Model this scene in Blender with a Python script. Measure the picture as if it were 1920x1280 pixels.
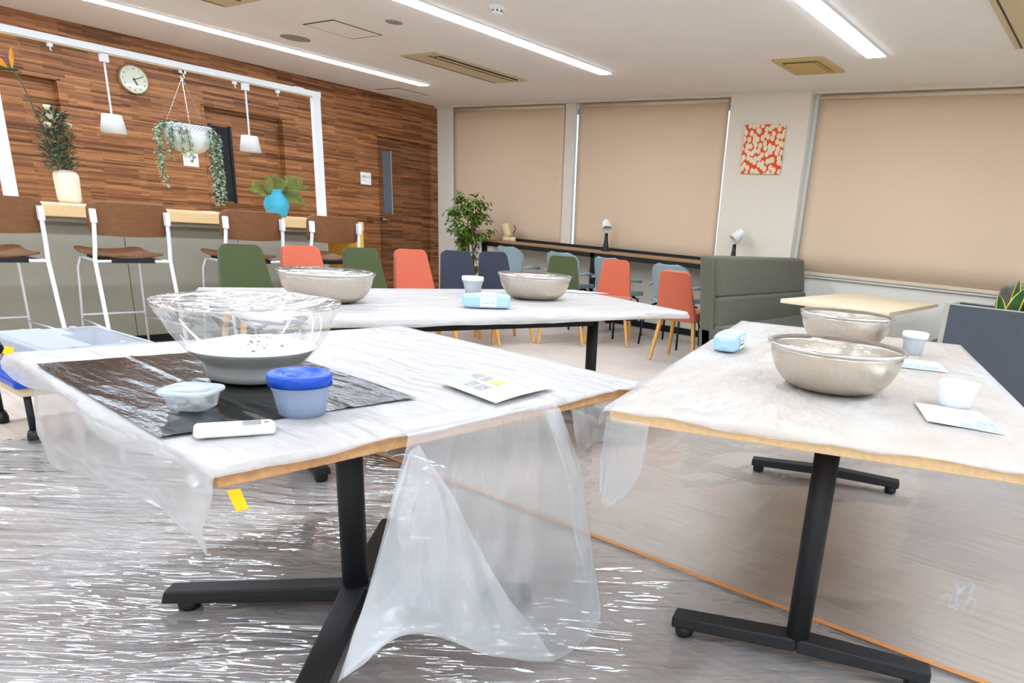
import bpy, math, random
from mathutils import Vector, Matrix, noise
random.seed(7)
SC = bpy.context.scene
COL = SC.collection
for o in list(bpy.data.objects):
    bpy.data.objects.remove(o)

# ------------------------------------------------------------------ camera
cam_d = bpy.data.cameras.new('camera')
cam = bpy.data.objects.new('camera', cam_d)
COL.objects.link(cam)
cam_d.sensor_fit = 'HORIZONTAL'
cam_d.sensor_width = 36.0
cam_d.lens = 24.525
cam_d.shift_x = -0.12451
cam_d.shift_y = 0.10565
cam_d.clip_start = 0.02
Rr = Vector((0.82061118, 0.56641301, 0.07598417))        # camera right in the room
Rd = Vector((0.23116313, -0.20738925, -0.95055421))      # camera down
Rf = Vector((-0.52264797, 0.79760015, -0.30111974))      # camera forward
M = Matrix.Identity(4)
for i in range(3):
    M[i][0] = Rr[i]; M[i][1] = -Rd[i]; M[i][2] = -Rf[i]
M[0][3], M[1][3], M[2][3] = 0.0, 0.0, 1.143
cam.matrix_world = M
SC.camera = cam

# ------------------------------------------------------------------ world, exposure
W = bpy.data.worlds.new('sky')
SC.world = W
W.use_nodes = True
bg = W.node_tree.nodes['Background']
bg.inputs[0].default_value = (0.62, 0.78, 1.0, 1)
bg.inputs[1].default_value = 2.2
SC.view_settings.view_transform = 'Standard'
SC.view_settings.look = 'None'
SC.view_settings.gamma = 1.0
SC.view_settings.use_curve_mapping = False
SC.view_settings.exposure = 0.80
LIGHT = 24.0          # emission of the ceiling strips

# ------------------------------------------------------------------ room numbers
XL, XR, YB, YW, ZC = -8.42, 3.6, -4.2, 7.10, 2.53
TZ = 0.72
PI = math.pi


# ------------------------------------------------------------------ materials
def s2l(c):
    return tuple((x / 12.92 if x <= 0.04045 else ((x + 0.055) / 1.055) ** 2.4) for x in (c[0] / 255, c[1] / 255, c[2] / 255)) + (1.0,)


def newmat(name):
    m = bpy.data.materials.new(name)
    m.use_nodes = True
    nt = m.node_tree
    nt.nodes.clear()
    out = nt.nodes.new('ShaderNodeOutputMaterial')
    return m, nt, out


def coords(nt, scale=(1, 1, 1), kind='Object', rotz=0.0):
    tc = nt.nodes.new('ShaderNodeTexCoord')
    mp = nt.nodes.new('ShaderNodeMapping')
    mp.inputs['Scale'].default_value = scale
    if rotz:
        m0 = nt.nodes.new('ShaderNodeMapping')
        m0.inputs['Rotation'].default_value = (0, 0, rotz)
        nt.links.new(tc.outputs[kind], m0.inputs['Vector'])
        nt.links.new(m0.outputs['Vector'], mp.inputs['Vector'])
    else:
        nt.links.new(tc.outputs[kind], mp.inputs['Vector'])
    return mp.outputs['Vector']


def noise_node(nt, vec, scale, detail=3, rough=0.55):
    n = nt.nodes.new('ShaderNodeTexNoise')
    n.inputs['Scale'].default_value = scale
    n.inputs['Detail'].default_value = detail
    n.inputs['Roughness'].default_value = rough
    if vec is not None:
        nt.links.new(vec, n.inputs['Vector'])
    return n


def ramp(nt, fac, stops):
    r = nt.nodes.new('ShaderNodeValToRGB')
    e = r.color_ramp.elements
    while len(e) < len(stops):
        e.new(0.5)
    for i, (p, c) in enumerate(stops):
        e[i].position = p
        e[i].color = c
    nt.links.new(fac, r.inputs['Fac'])
    return r


def bump(nt, height, strength=0.2, dist=0.01):
    b = nt.nodes.new('ShaderNodeBump')
    b.inputs['Strength'].default_value = strength
    b.inputs['Distance'].default_value = dist
    nt.links.new(height, b.inputs['Height'])
    return b.outputs['Normal']


def vary(c, k):
    return tuple(max(0.0, min(1.0, x * k)) for x in c[:3]) + (1.0,)


def plain(name, rgb, rough=0.6, metal=0.0, var=0.06, scale=30.0, bmp=0.0, bscale=None, stretch=(1, 1, 1), spec=0.4, sheen=0.0, coat=0.0):
    m, nt, out = newmat(name)
    c = s2l(rgb)
    p = nt.nodes.new('ShaderNodeBsdfPrincipled')
    v = coords(nt, stretch)
    n = noise_node(nt, v, scale)
    r = ramp(nt, n.outputs['Fac'], [(0.3, vary(c, 1 - var)), (0.7, vary(c, 1 + var))])
    nt.links.new(r.outputs['Color'], p.inputs['Base Color'])
    p.inputs['Roughness'].default_value = rough
    p.inputs['Metallic'].default_value = metal
    p.inputs['Specular IOR Level'].default_value = spec
    if sheen:
        p.inputs['Sheen Weight'].default_value = sheen
    if coat:
        p.inputs['Coat Weight'].default_value = coat
    if bmp:
        n2 = noise_node(nt, v, bscale or scale * 6)
        nt.links.new(bump(nt, n2.outputs['Fac'], bmp, 0.004), p.inputs['Normal'])
    nt.links.new(p.outputs[0], out.inputs['Surface'])
    return m


def emit(name, rgb, strength):
    m, nt, out = newmat(name)
    e = nt.nodes.new('ShaderNodeEmission')
    e.inputs[0].default_value = s2l(rgb)
    e.inputs[1].default_value = strength
    nt.links.new(e.outputs[0], out.inputs['Surface'])
    return m


def film(name, rgb=(255, 255, 255), milk=0.1, g0=0.04, gk=0.8, rough=0.1, bstr=0.3, bdist=0.01, scale=8.0, stretch=(1, 1, 1), trans=0.5, tint=(255, 255, 255), patch=0.0, ior=1.45, rotz=0.0, fine=0.25):
    """thin plastic sheet: clear share + milky share + gloss on top"""
    m, nt, out = newmat(name)
    tr = nt.nodes.new('ShaderNodeBsdfTransparent')
    tr.inputs[0].default_value = s2l(tint)
    df = nt.nodes.new('ShaderNodeBsdfDiffuse')
    df.inputs[0].default_value = s2l(rgb)
    tl = nt.nodes.new('ShaderNodeBsdfTranslucent')
    tl.inputs[0].default_value = s2l(rgb)
    gl = nt.nodes.new('ShaderNodeBsdfGlossy')
    gl.inputs['Roughness'].default_value = rough
    v = coords(nt, stretch, rotz=rotz)
    n1 = noise_node(nt, v, scale, 3, 0.5)
    n2 = noise_node(nt, v, scale * 3.3, 2, 0.5)
    add = nt.nodes.new('ShaderNodeMath')
    add.operation = 'MULTIPLY_ADD'
    # ridged folds: 1-|2n-1|
    a = nt.nodes.new('ShaderNodeMath'); a.operation = 'MULTIPLY_ADD'
    a.inputs[1].default_value = 2.0; a.inputs[2].default_value = -1.0
    nt.links.new(n1.outputs['Fac'], a.inputs[0])
    b = nt.nodes.new('ShaderNodeMath'); b.operation = 'ABSOLUTE'
    nt.links.new(a.outputs[0], b.inputs[0])
    nt.links.new(n2.outputs['Fac'], add.inputs[0])
    add.inputs[1].default_value = fine
    nt.links.new(b.outputs[0], add.inputs[2])
    nrm = bump(nt, add.outputs[0], bstr, bdist)
    for s in (df, tl, gl):
        nt.links.new(nrm, s.inputs['Normal'])
    mk = nt.nodes.new('ShaderNodeMixShader')
    mk.inputs[0].default_value = trans
    nt.links.new(df.outputs[0], mk.inputs[1]); nt.links.new(tl.outputs[0], mk.inputs[2])
    m1 = nt.nodes.new('ShaderNodeMixShader')
    if patch:
        n3 = noise_node(nt, v, scale * 0.35, 3, 0.6)
        r = ramp(nt, n3.outputs['Fac'], [(0.35, (milk - patch,) * 3 + (1,)), (0.65, (milk + patch,) * 3 + (1,))])
        nt.links.new(r.outputs['Color'], m1.inputs[0])
    else:
        m1.inputs[0].default_value = milk
    nt.links.new(tr.outputs[0], m1.inputs[1]); nt.links.new(mk.outputs[0], m1.inputs[2])
    fr = nt.nodes.new('ShaderNodeFresnel')
    fr.inputs['IOR'].default_value = ior
    nt.links.new(nrm, fr.inputs['Normal'])
    ma = nt.nodes.new('ShaderNodeMath'); ma.operation = 'MULTIPLY_ADD'; ma.use_clamp = True
    ma.inputs[1].default_value = gk; ma.inputs[2].default_value = g0
    nt.links.new(fr.outputs[0], ma.inputs[0])
    m2 = nt.nodes.new('ShaderNodeMixShader')
    nt.links.new(ma.outputs[0], m2.inputs[0])
    nt.links.new(m1.outputs[0], m2.inputs[1]); nt.links.new(gl.outputs[0], m2.inputs[2])
    nt.links.new(m2.outputs[0], out.inputs['Surface'])
    return m


def wood_strips(name, k=1.0):
    """printed mosaic of thin horizontal walnut strips (wall film)"""
    m, nt, out = newmat(name)
    tc = nt.nodes.new('ShaderNodeTexCoord')
    sp = nt.nodes.new('ShaderNodeSeparateXYZ')
    nt.links.new(tc.outputs['Object'], sp.inputs[0])
    cb = nt.nodes.new('ShaderNodeCombineXYZ')
    nt.links.new(sp.outputs['Y'], cb.inputs['X'])
    nt.links.new(sp.outputs['Z'], cb.inputs['Y'])
    cols = []
    for (w, hgt, off, c1, c2) in ((0.50, 0.027, 0.37, (80, 44, 22), (190, 130, 82)), (0.36, 0.0135, 0.61, (74, 40, 20), (188, 128, 80))):
        b = nt.nodes.new('ShaderNodeTexBrick')
        b.inputs['Scale'].default_value = 1.0
        b.inputs['Brick Width'].default_value = w
        b.inputs['Row Height'].default_value = hgt
        b.inputs['Mortar Size'].default_value = 0.0
        b.offset = off
        b.inputs['Color1'].default_value = s2l(c1)
        b.inputs['Color2'].default_value = s2l(c2)
        b.inputs['Mortar'].default_value = s2l((70, 40, 22))
        nt.links.new(cb.outputs[0], b.inputs['Vector'])
        cols.append(b.outputs['Color'])
    mx = nt.nodes.new('ShaderNodeMix'); mx.data_type = 'RGBA'
    mx.inputs[0].default_value = 0.5
    nt.links.new(cols[0], mx.inputs[6]); nt.links.new(cols[1], mx.inputs[7])
    mp = nt.nodes.new('ShaderNodeMapping')
    mp.inputs['Scale'].default_value = (2.0, 60.0, 1.0)
    nt.links.new(cb.outputs[0], mp.inputs['Vector'])
    n = noise_node(nt, mp.outputs[0], 2.0, 4, 0.6)
    r = ramp(nt, n.outputs['Fac'], [(0.3, (0.55 * k, 0.55 * k, 0.56 * k, 1)), (0.7, (1.25 * k, 1.2 * k, 1.15 * k, 1))])
    ml = nt.nodes.new('ShaderNodeMix'); ml.data_type = 'RGBA'; ml.blend_type = 'MULTIPLY'
    ml.inputs[0].default_value = 1.0
    nt.links.new(mx.outputs[2], ml.inputs[6]); nt.links.new(r.outputs['Color'], ml.inputs[7])
    p = nt.nodes.new('ShaderNodeBsdfPrincipled')
    p.inputs['Roughness'].default_value = 0.5
    p.inputs['Specular IOR Level'].default_value = 0.3
    nt.links.new(ml.outputs[2], p.inputs['Base Color'])
    nt.links.new(p.outputs[0], out.inputs['Surface'])
    return m


def grain(name, rgb, axis='X', var=0.15, rough=0.45, scale=3.0, spec=0.4, ratio=25):
    st = {'X': (1, ratio, ratio), 'Y': (ratio, 1, ratio), 'Z': (ratio, ratio, 1)}[axis]
    return plain(name, rgb, rough, 0, var, scale, 0.05, scale * 2, st, spec)


def floor_mat():
    m, nt, out = newmat('vinyl_floor')
    p = nt.nodes.new('ShaderNodeBsdfPrincipled')
    v = coords(nt, (1.2, 22, 1))
    n = noise_node(nt, v, 2.2, 6, 0.65)
    r = ramp(nt, n.outputs['Fac'], [(0.25, s2l((182, 168, 156))), (0.5, s2l((204, 191, 179))), (0.75, s2l((215, 203, 192)))])
    v2 = coords(nt, (1, 1, 1))
    n2 = noise_node(nt, v2, 1.1, 2)
    r2 = ramp(nt, n2.outputs['Fac'], [(0.3, (0.9, 0.9, 0.92, 1)), (0.7, (1.06, 1.05, 1.04, 1))])
    ml = nt.nodes.new('ShaderNodeMix'); ml.data_type = 'RGBA'; ml.blend_type = 'MULTIPLY'
    ml.inputs[0].default_value = 1.0
    nt.links.new(r.outputs['Color'], ml.inputs[6]); nt.links.new(r2.outputs['Color'], ml.inputs[7])
    nt.links.new(ml.outputs[2], p.inputs['Base Color'])
    p.inputs['Roughness'].default_value = 0.42
    p.inputs['Specular IOR Level'].default_value = 0.35
    nt.links.new(p.outputs[0], out.inputs['Surface'])
    return m


def dots_mat():
    """orange cloth printed with overlapping pale ovals"""
    m, nt, out = newmat('oval_print')
    p = nt.nodes.new('ShaderNodeBsdfPrincipled')
    tc = nt.nodes.new('ShaderNodeTexCoord')
    sp = nt.nodes.new('ShaderNodeSeparateXYZ'); nt.links.new(tc.outputs['Object'], sp.inputs[0])
    cb = nt.nodes.new('ShaderNodeCombineXYZ')
    nt.links.new(sp.outputs['X'], cb.inputs['X']); nt.links.new(sp.outputs['Z'], cb.inputs['Y'])
    mp = nt.nodes.new('ShaderNodeMapping'); mp.inputs['Scale'].default_value = (1.25, 1.0, 1.0)
    mp.inputs['Rotation'].default_value = (0, 0, .35)
    nt.links.new(cb.outputs[0], mp.inputs['Vector'])
    vo = nt.nodes.new('ShaderNodeTexVoronoi')
    vo.voronoi_dimensions = '2D'
    vo.inputs['Scale'].default_value = 17.0
    vo.inputs['Randomness'].default_value = 0.7
    nt.links.new(mp.outputs[0], vo.inputs['Vector'])
    r = ramp(nt, vo.outputs['Distance'], [(0.46, s2l((232, 212, 184))), (0.485, s2l((220, 82, 20)))])
    nt.links.new(r.outputs['Color'], p.inputs['Base Color'])
    p.inputs['Roughness'].default_value = 0.8
    nt.links.new(p.outputs[0], out.inputs['Surface'])
    return m


MT = {}
MT['ceiling'] = plain('ceiling_paint', (240, 235, 228), 0.9, var=0.015, scale=3, bmp=0.05, bscale=300)
MT['wall_white'] = plain('white_wall', (226, 220, 208), 0.85, var=0.015, scale=4)
MT['pillar'] = plain('pillar_paint', (222, 212, 196), 0.85, var=0.015, scale=4)
MT['strips'] = wood_strips('walnut_strip_print')
MT['strips_dark'] = wood_strips('dark_walnut_strip_print', 0.72)
MT['floor'] = floor_mat()
MT['blind'] = plain('blind_fabric', (216, 190, 162), 0.95, var=0.03, scale=200, bmp=0.05, bscale=900)
MT['blind_bar'] = plain('blind_bar', (212, 194, 172), 0.6)
MT['dark'] = plain('dark_gap', (30, 28, 26), 0.8)
MT['black'] = plain('black_powder_coat', (26, 26, 28), 0.55, var=0.1, scale=200, spec=0.35)
MT['blackgloss'] = plain('black_plastic', (20, 20, 22), 0.4)
MT['white_metal'] = plain('white_metal', (232, 236, 240), 0.35, var=0.02)
MT['white_shade'] = plain('white_lamp_shade', (232, 234, 232), 0.6, var=0.02)
MT['strip_light'] = emit('strip_light', (226, 240, 255), LIGHT)
MT['oak'] = grain('oak_edge', (184, 138, 92), 'X', 0.16)
MT['oaktop'] = grain('oak_top', (222, 186, 140), 'X', 0.08)
MT['oakleg'] = grain('oak_leg', (214, 158, 84), 'Z', 0.12, scale=5)
MT['walnut'] = grain('walnut_ply', (118, 78, 46), 'Y', 0.16, scale=5)
MT['plyedge'] = grain('ply_edge', (206, 160, 108), 'Y', 0.1)
MT['counter_brown'] = grain('brown_counter_wood', (158, 122, 82), 'X', 0.1)
MT['counter'] = grain('pale_counter_wood', (226, 192, 140), 'Y', 0.06)
MT['counter_base'] = plain('counter_front_panel', (152, 146, 130), 0.7, var=0.02)
MT['yellow_wood'] = plain('yellow_panel', (226, 170, 60), 0.6, var=0.05)
MT['green'] = plain('olive_felt', (70, 80, 46), 0.95, var=0.2, scale=300, bmp=0.15, bscale=900, sheen=0.2)
MT['coral'] = plain('coral_felt', (196, 98, 72), 0.95, var=0.1, scale=300, bmp=0.15, bscale=900, sheen=0.2)
MT['navy'] = plain('navy_felt', (52, 55, 70), 0.95, var=0.25, scale=300, bmp=0.15, bscale=900, sheen=0.15)
MT['lightblue'] = plain('pale_blue_felt', (138, 158, 162), 0.95, var=0.08, scale=300, bmp=0.1, bscale=900)
MT['sofa'] = plain('grey_green_upholstery', (88, 88, 72), 0.95, var=0.14, scale=350, bmp=0.15, bscale=1000, sheen=0.15)
MT['booth_top'] = grain('pale_table_top', (226, 206, 174), 'X', 0.04)
MT['planter'] = plain('charcoal_planter', (74, 79, 87), 0.85, var=0.14, scale=160)
MT['planter_edge'] = plain('planter_edge', (170, 164, 154), 0.6)
MT['soil'] = plain('soil', (50, 40, 32), 0.95, var=0.3, scale=60)
MT['snake'] = plain('snake_leaf', (36, 72, 28), 0.5, var=0.35, scale=18, stretch=(1, 1, 3))
MT['snake_edge'] = plain('snake_leaf_edge', (214, 200, 66), 0.5, var=0.1)
MT['ficus'] = plain('ficus_leaf', (92, 124, 40), 0.45, var=0.35, scale=9)
MT['bark'] = plain('bark', (120, 104, 78), 0.9, var=0.2)
MT['trail'] = plain('silver_leaf', (168, 186, 158), 0.7, var=0.15, scale=40)
MT['euca'] = plain('grey_green_leaf', (84, 100, 76), 0.75, var=0.25, scale=25)
MT['palm'] = plain('palm_leaf', (128, 140, 70), 0.6, var=0.3, scale=12)
MT['cream_flower'] = plain('cream_flower', (236, 228, 190), 0.8, var=0.05)
MT['orange_petal'] = plain('orange_petal', (238, 156, 26), 0.55, var=0.12, scale=20)
MT['purple_petal'] = plain('purple_petal', (110, 84, 110), 0.6)
MT['bract'] = plain('green_bract', (44, 78, 26), 0.5)
MT['ceramic'] = plain('cream_ceramic', (232, 224, 204), 0.55, var=0.02)
MT['blue_ceramic'] = plain('turquoise_ceramic', (66, 172, 206), 0.5, var=0.08, scale=20)
MT['cream_metal'] = plain('cream_lamp', (226, 208, 164), 0.5, var=0.03)
MT['steel'] = plain('brushed_steel', (208, 199, 186), 0.3, 1.0, 0.05, 60, 0.03, 300)
MT['steel_rim'] = plain('polished_steel', (225, 224, 222), 0.15, 1.0, 0.03)
MT['flour'] = plain('flour', (212, 208, 194), 0.95, var=0.02, scale=60, bmp=0.3, bscale=40)
MT['flour_skin'] = plain('floury_inside', (172, 172, 168), 0.9, var=0.08, scale=25)  # grey of the thin flour, with shade and dark reflection mixed into the colour
MT['crumb'] = plain('grey_crumb', (120, 116, 108), 0.9)
MT['clear'] = film('clear_bowl', milk=0.10, g0=0.02, gk=0.35, rough=0.06, bstr=0.05, scale=3, patch=0.05, trans=0.7)
MT['wrap'] = film('cling_wrap', milk=0.10, g0=0.045, gk=0.4, rough=0.07, bstr=0.8, bdist=0.012, scale=12, stretch=(1, 0.3, 1))
MT['tub'] = film('frosted_tub', (240, 245, 250), milk=0.66, g0=0.02, gk=0.35, rough=0.2, bstr=0.03, scale=3, trans=0.6)
MT['tub_clear'] = film('semi_clear_tub', (236, 244, 248), milk=0.3, g0=0.02, gk=0.35, rough=0.2, bstr=0.03, scale=3, trans=0.6)
MT['tub_blue'] = film('bluish_frosted_tub', (214, 230, 255), milk=0.52, g0=0.02, gk=0.35, rough=0.2, bstr=0.03, scale=3, trans=0.6)
MT['tub_white'] = plain('white_plastic', (238, 240, 242), 0.4, var=0.02)
MT['bin'] = film('white_bin', (230, 234, 239), milk=0.7, g0=0.02, gk=0.3, rough=0.3, bstr=0.03, scale=3, trans=0.55)
MT['water'] = film('cloudy_liquid', (226, 238, 252), milk=0.45, g0=0.02, gk=0.4, rough=0.1, bstr=0.02, scale=3, trans=0.6)
MT['blue_lid'] = plain('blue_plastic', (2, 70, 178), 0.3, var=0.04)
MT['black_bag'] = plain('black_plastic_sheet', (11, 10, 10), 0.13, var=0.2, scale=8, bmp=0.38, bscale=16, stretch=(1, 4, 1), spec=0.35)
MT['paper'] = plain('paper', (244, 243, 240), 0.8, var=0.01)
MT['print_grey'] = plain('print_grey', (150, 146, 144), 0.8, var=0.4, scale=90)
MT['print_blue'] = plain('print_blue', (164, 174, 192), 0.8, var=0.3, scale=60)
MT['print_ochre'] = plain('print_ochre', (212, 172, 110), 0.8, var=0.2, scale=60)
MT['ink'] = plain('ink', (52, 44, 40), 0.8)
MT['wipes'] = plain('pale_blue_film', (164, 196, 220), 0.35, var=0.08, scale=20, bmp=0.2, bscale=25)
MT['wipes_label'] = plain('white_label', (222, 234, 240), 0.5, var=0.02)
MT['tape_yellow'] = plain('yellow_tape', (252, 190, 10), 0.6, var=0.02)
MT['tape_orange'] = plain('orange_tape', (186, 122, 66), 0.6, var=0.06)
MT['remote'] = plain('white_remote', (234, 233, 230), 0.4, var=0.01)
MT['screen'] = plain('grey_screen', (112, 112, 108), 0.25)
MT['beige_plastic'] = plain('beige_plastic', (206, 188, 150), 0.6, var=0.03)
MT['vent'] = plain('yellowed_vent', (204, 176, 116), 0.7, var=0.05)
MT['slot'] = plain('vent_slot', (74, 62, 44), 0.8)
MT['grey_glass'] = plain('grey_glass', (96, 104, 114), 0.15, var=0.05)
MT['black_glass'] = plain('black_glass', (34, 36, 42), 0.15, var=0.05)
MT['clock_face'] = plain('clock_face', (206, 208, 186), 0.35, var=0.02, coat=0.6)
MT['clock_rim'] = plain('clock_rim', (150, 120, 86), 0.5)
MT['clock_ink'] = plain('clock_ink', (66, 66, 56), 0.7)
MT['glass'] = film('window_glass', milk=0.0, g0=0.0, gk=1.0, rough=0.02, bstr=0.0, scale=1, tint=(225, 236, 245))
MT['alu'] = plain('aluminium_frame', (190, 192, 194), 0.4, 0.6)
MT['chrome'] = plain('chrome', (210, 210, 210), 0.2, 1.0)
MT['oval'] = dots_mat()
MT['floor_film'] = film('crinkled_floor_film', (232, 238, 246), milk=0.27, g0=0.06, gk=1.3, rough=0.06, bstr=1.0, bdist=0.016, scale=6, stretch=(0.3, 1.6, 1), patch=0.08, rotz=-0.65, fine=0.1)
MT['floor_film2'] = film('smooth_floor_film', (236, 238, 240), milk=0.12, g0=0.015, gk=0.9, rough=0.06, bstr=0.8, bdist=0.010, scale=2.4, stretch=(1.6, 0.35, 1), patch=0.04, fine=0.08)
MT['cover'] = film('milky_table_film', (206, 204, 203), milk=0.76, g0=0.01, gk=0.35, rough=0.28, bstr=1.0, bdist=0.021, scale=7, stretch=(0.5, 1.6, 1), patch=0.08, trans=0.15)
MT['cover_warm'] = film('milky_table_film_thin', (208, 206, 203), milk=0.68, g0=0.01, gk=0.35, rough=0.28, bstr=1.0, bdist=0.020, scale=6, stretch=(0.6, 1.5, 1), patch=0.12, trans=0.15)
MT['drape'] = film('milky_hanging_film', (236, 240, 244), milk=0.43, g0=0.008, gk=0.2, rough=0.2, bstr=0.3, bdist=0.02, scale=5, stretch=(1, 1, 0.5), patch=0.08, trans=0.55)


# ------------------------------------------------------------------ mesh building
class MB:
    def __init__(s):
        s.v = []; s.f = []

    def quadbox(s, c):
        b = len(s.v)
        s.v += c
        s.f += [tuple(b + i for i in q) for q in ((0, 3, 2, 1), (4, 5, 6, 7), (0, 1, 5, 4), (1, 2, 6, 5), (2, 3, 7, 6), (3, 0, 4, 7))]
        return s

    def box(s, x0, x1, y0, y1, z0, z1):
        return s.quadbox([(x0, y0, z0), (x1, y0, z0), (x1, y1, z0), (x0, y1, z0), (x0, y0, z1), (x1, y0, z1), (x1, y1, z1), (x0, y1, z1)])

    def bar(s, p, q, w, h, w2=None, h2=None, up=(0, 0, 1)):
        p = Vector(p); q = Vector(q); d = (q - p).normalized()
        upv = Vector(up)
        if abs(d.dot(upv)) > 0.95:
            upv = Vector((0, 1, 0))
        a = d.cross(upv).normalized(); b = a.cross(d).normalized()
        w2 = w if w2 is None else w2; h2 = h if h2 is None else h2
        c = []
        for (o, ww, hh) in ((p, w, h), (q, w2, h2)):
            for (sx, sy) in ((-1, -1), (1, -1), (1, 1), (-1, 1)):
                c.append(tuple(o + a * sx * ww / 2 + b * sy * hh / 2))
        return s.quadbox(c)

    def tube(s, pts, r, n=8, caps=True):
        pts = [Vector(p) for p in pts]
        rs = r if isinstance(r, (list, tuple)) else [r] * len(pts)
        b0 = len(s.v)
        prev = None
        for i, p in enumerate(pts):
            d = (pts[min(i + 1, len(pts) - 1)] - pts[max(i - 1, 0)]).normalized()
            if prev is None:
                a = d.cross(Vector((0, 0, 1)))
                if a.length < 1e-3:
                    a = d.cross(Vector((0, 1, 0)))
            else:
                a = prev - d * prev.dot(d)
            a.normalize(); prev = a
            b = d.cross(a)
            for k in range(n):
                t = 2 * PI * k / n
                s.v.append(tuple(p + (a * math.cos(t) + b * math.sin(t)) * rs[i]))
        for i in range(len(pts) - 1):
            for k in range(n):
                k2 = (k + 1) % n
                s.f.append((b0 + i * n + k, b0 + i * n + k2, b0 + (i + 1) * n + k2, b0 + (i + 1) * n + k))
        if caps:
            s.f.append(tuple(b0 + k for k in range(n))[::-1])
            e = b0 + (len(pts) - 1) * n
            s.f.append(tuple(e + k for k in range(n)))
        return s

    def lathe(s, prof, n=32, c=(0, 0, 0), sx=1.0, sy=1.0, capb=False, capt=False, rfn=None):
        b0 = len(s.v)
        for (r, z) in prof:
            for k in range(n):
                t = 2 * PI * k / n
                rr = r * (rfn(t, z) if rfn else 1.0)
                s.v.append((c[0] + rr * math.cos(t) * sx, c[1] + rr * math.sin(t) * sy, c[2] + z))
        for i in range(len(prof) - 1):
            for k in range(n):
                k2 = (k + 1) % n
                s.f.append((b0 + i * n + k, b0 + i * n + k2, b0 + (i + 1) * n + k2, b0 + (i + 1) * n + k))
        if capb:
            s.f.append(tuple(b0 + k for k in range(n))[::-1])
        if capt:
            e = b0 + (len(prof) - 1) * n
            s.f.append(tuple(e + k for k in range(n)))
        return s

    def grid(s, fn, nu, nv):
        b0 = len(s.v)
        for j in range(nv + 1):
            for i in range(nu + 1):
                s.v.append(tuple(fn(i / nu, j / nv)))
        for j in range(nv):
            for i in range(nu):
                a = b0 + j * (nu + 1) + i
                s.f.append((a, a + 1, a + nu + 2, a + nu + 1))
        return s

    def plate(s, rows, nu, fmap, th):
        """closed slab: rows = [(t, halfwidth)], fmap(x, t) -> point, thickness th along the normal"""
        nr = len(rows)
        P = [[Vector(fmap(w * (2 * i / nu - 1), t)) for i in range(nu + 1)] for (t, w) in rows]
        b0 = len(s.v)
        for side in (1, -1):
            for j in range(nr):
                for i in range(nu + 1):
                    du = P[j][min(i + 1, nu)] - P[j][max(i - 1, 0)]
                    jm = nr // 2 if rows[j][1] < 1e-4 else j
                    if du.length < 1e-7:
                        du = P[jm][-1] - P[jm][0]
                    dv = P[min(j + 1, nr - 1)][i] - P[max(j - 1, 0)][i]
                    nn = du.cross(dv)
                    if nn.length < 1e-12:
                        nn = Vector((0, 0, 1))
                    nn.normalize()
                    s.v.append(tuple(P[j][i] + nn * (side * th / 2)))
        N = nr * (nu + 1)
        for j in range(nr - 1):
            for i in range(nu):
                a = b0 + j * (nu + 1) + i
                s.f.append((a, a + 1, a + nu + 2, a + nu + 1))
                s.f.append((a + N, a + N + nu + 1, a + N + nu + 2, a + N + 1))
        loop = [b0 + i for i in range(nu + 1)] + [b0 + j * (nu + 1) + nu for j in range(1, nr)] + \
               [b0 + (nr - 1) * (nu + 1) + i for i in range(nu - 1, -1, -1)] + [b0 + j * (nu + 1) for j in range(nr - 2, 0, -1)]
        for k in range(len(loop)):
            a = loop[k]; b = loop[(k + 1) % len(loop)]
            s.f.append((b, a, a + N, b + N))
        return s

    def prism(s, poly, z0, z1):
        b0 = len(s.v); n = len(poly)
        s.v += [(p[0], p[1], z0) for p in poly] + [(p[0], p[1], z1) for p in poly]
        s.f.append(tuple(b0 + i for i in range(n))[::-1])
        s.f.append(tuple(b0 + n + i for i in range(n)))
        for i in range(n):
            j = (i + 1) % n
            s.f.append((b0 + i, b0 + j, b0 + n + j, b0 + n + i))
        return s

    def build(s, name, mat, parent=None, smooth=False, bevel=0.0, subsurf=0, solid=0.0, seg=2, loc=None, rot=None):
        me = bpy.data.meshes.new(name)
        me.from_pydata([tuple(v) for v in s.v], [], s.f)
        me.validate()
        me.update()
        if smooth:
            for p in me.polygons:
                p.use_smooth = True
        me.materials.append(MT[mat] if isinstance(mat, str) else mat)
        o = bpy.data.objects.new(name, me)
        COL.objects.link(o)
        if parent is not None:
            o.parent = parent
        if loc is not None:
            o.location = loc
        if rot is not None:
            o.rotation_euler = rot
        if solid:
            md = o.modifiers.new('thick', 'SOLIDIFY'); md.thickness = solid; md.offset = 0
        if bevel:
            md = o.modifiers.new('bevel', 'BEVEL'); md.width = bevel; md.segments = seg; md.limit_method = 'ANGLE'; md.angle_limit = math.radians(40)
        if subsurf:
            md = o.modifiers.new('sub', 'SUBSURF'); md.levels = subsurf; md.render_levels = subsurf
        return o


def tag(o, label, cat, group=None):
    o['label'] = label; o['category'] = cat
    if group:
        o['group'] = group
    return o


def thing(name, label, cat, loc=(0, 0, 0), rotz=0.0, group=None):
    o = bpy.data.objects.new(name, None)
    o.empty_display_size = 0.1
    COL.objects.link(o)
    o.location = loc; o.rotation_euler = (0, 0, rotz)
    return tag(o, label, cat, group)


def struct(o):
    o['kind'] = 'structure'
    return o


def dup(root, loc, rotz, label, group=None, mats=None):
    r = root.copy(); COL.objects.link(r)
    r.location = loc; r.rotation_euler = (0, 0, rotz); r['label'] = label
    if group:
        r['group'] = group
    for ch in list(root.children):
        c = ch.copy(); COL.objects.link(c); c.parent = r
        if mats and c.name.split('.')[0] in mats:
            c.data = c.data.copy(); c.data.materials[0] = MT[mats[c.name.split('.')[0]]]
        for g in list(ch.children):
            d = g.copy(); COL.objects.link(d); d.parent = c
    return r


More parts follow.
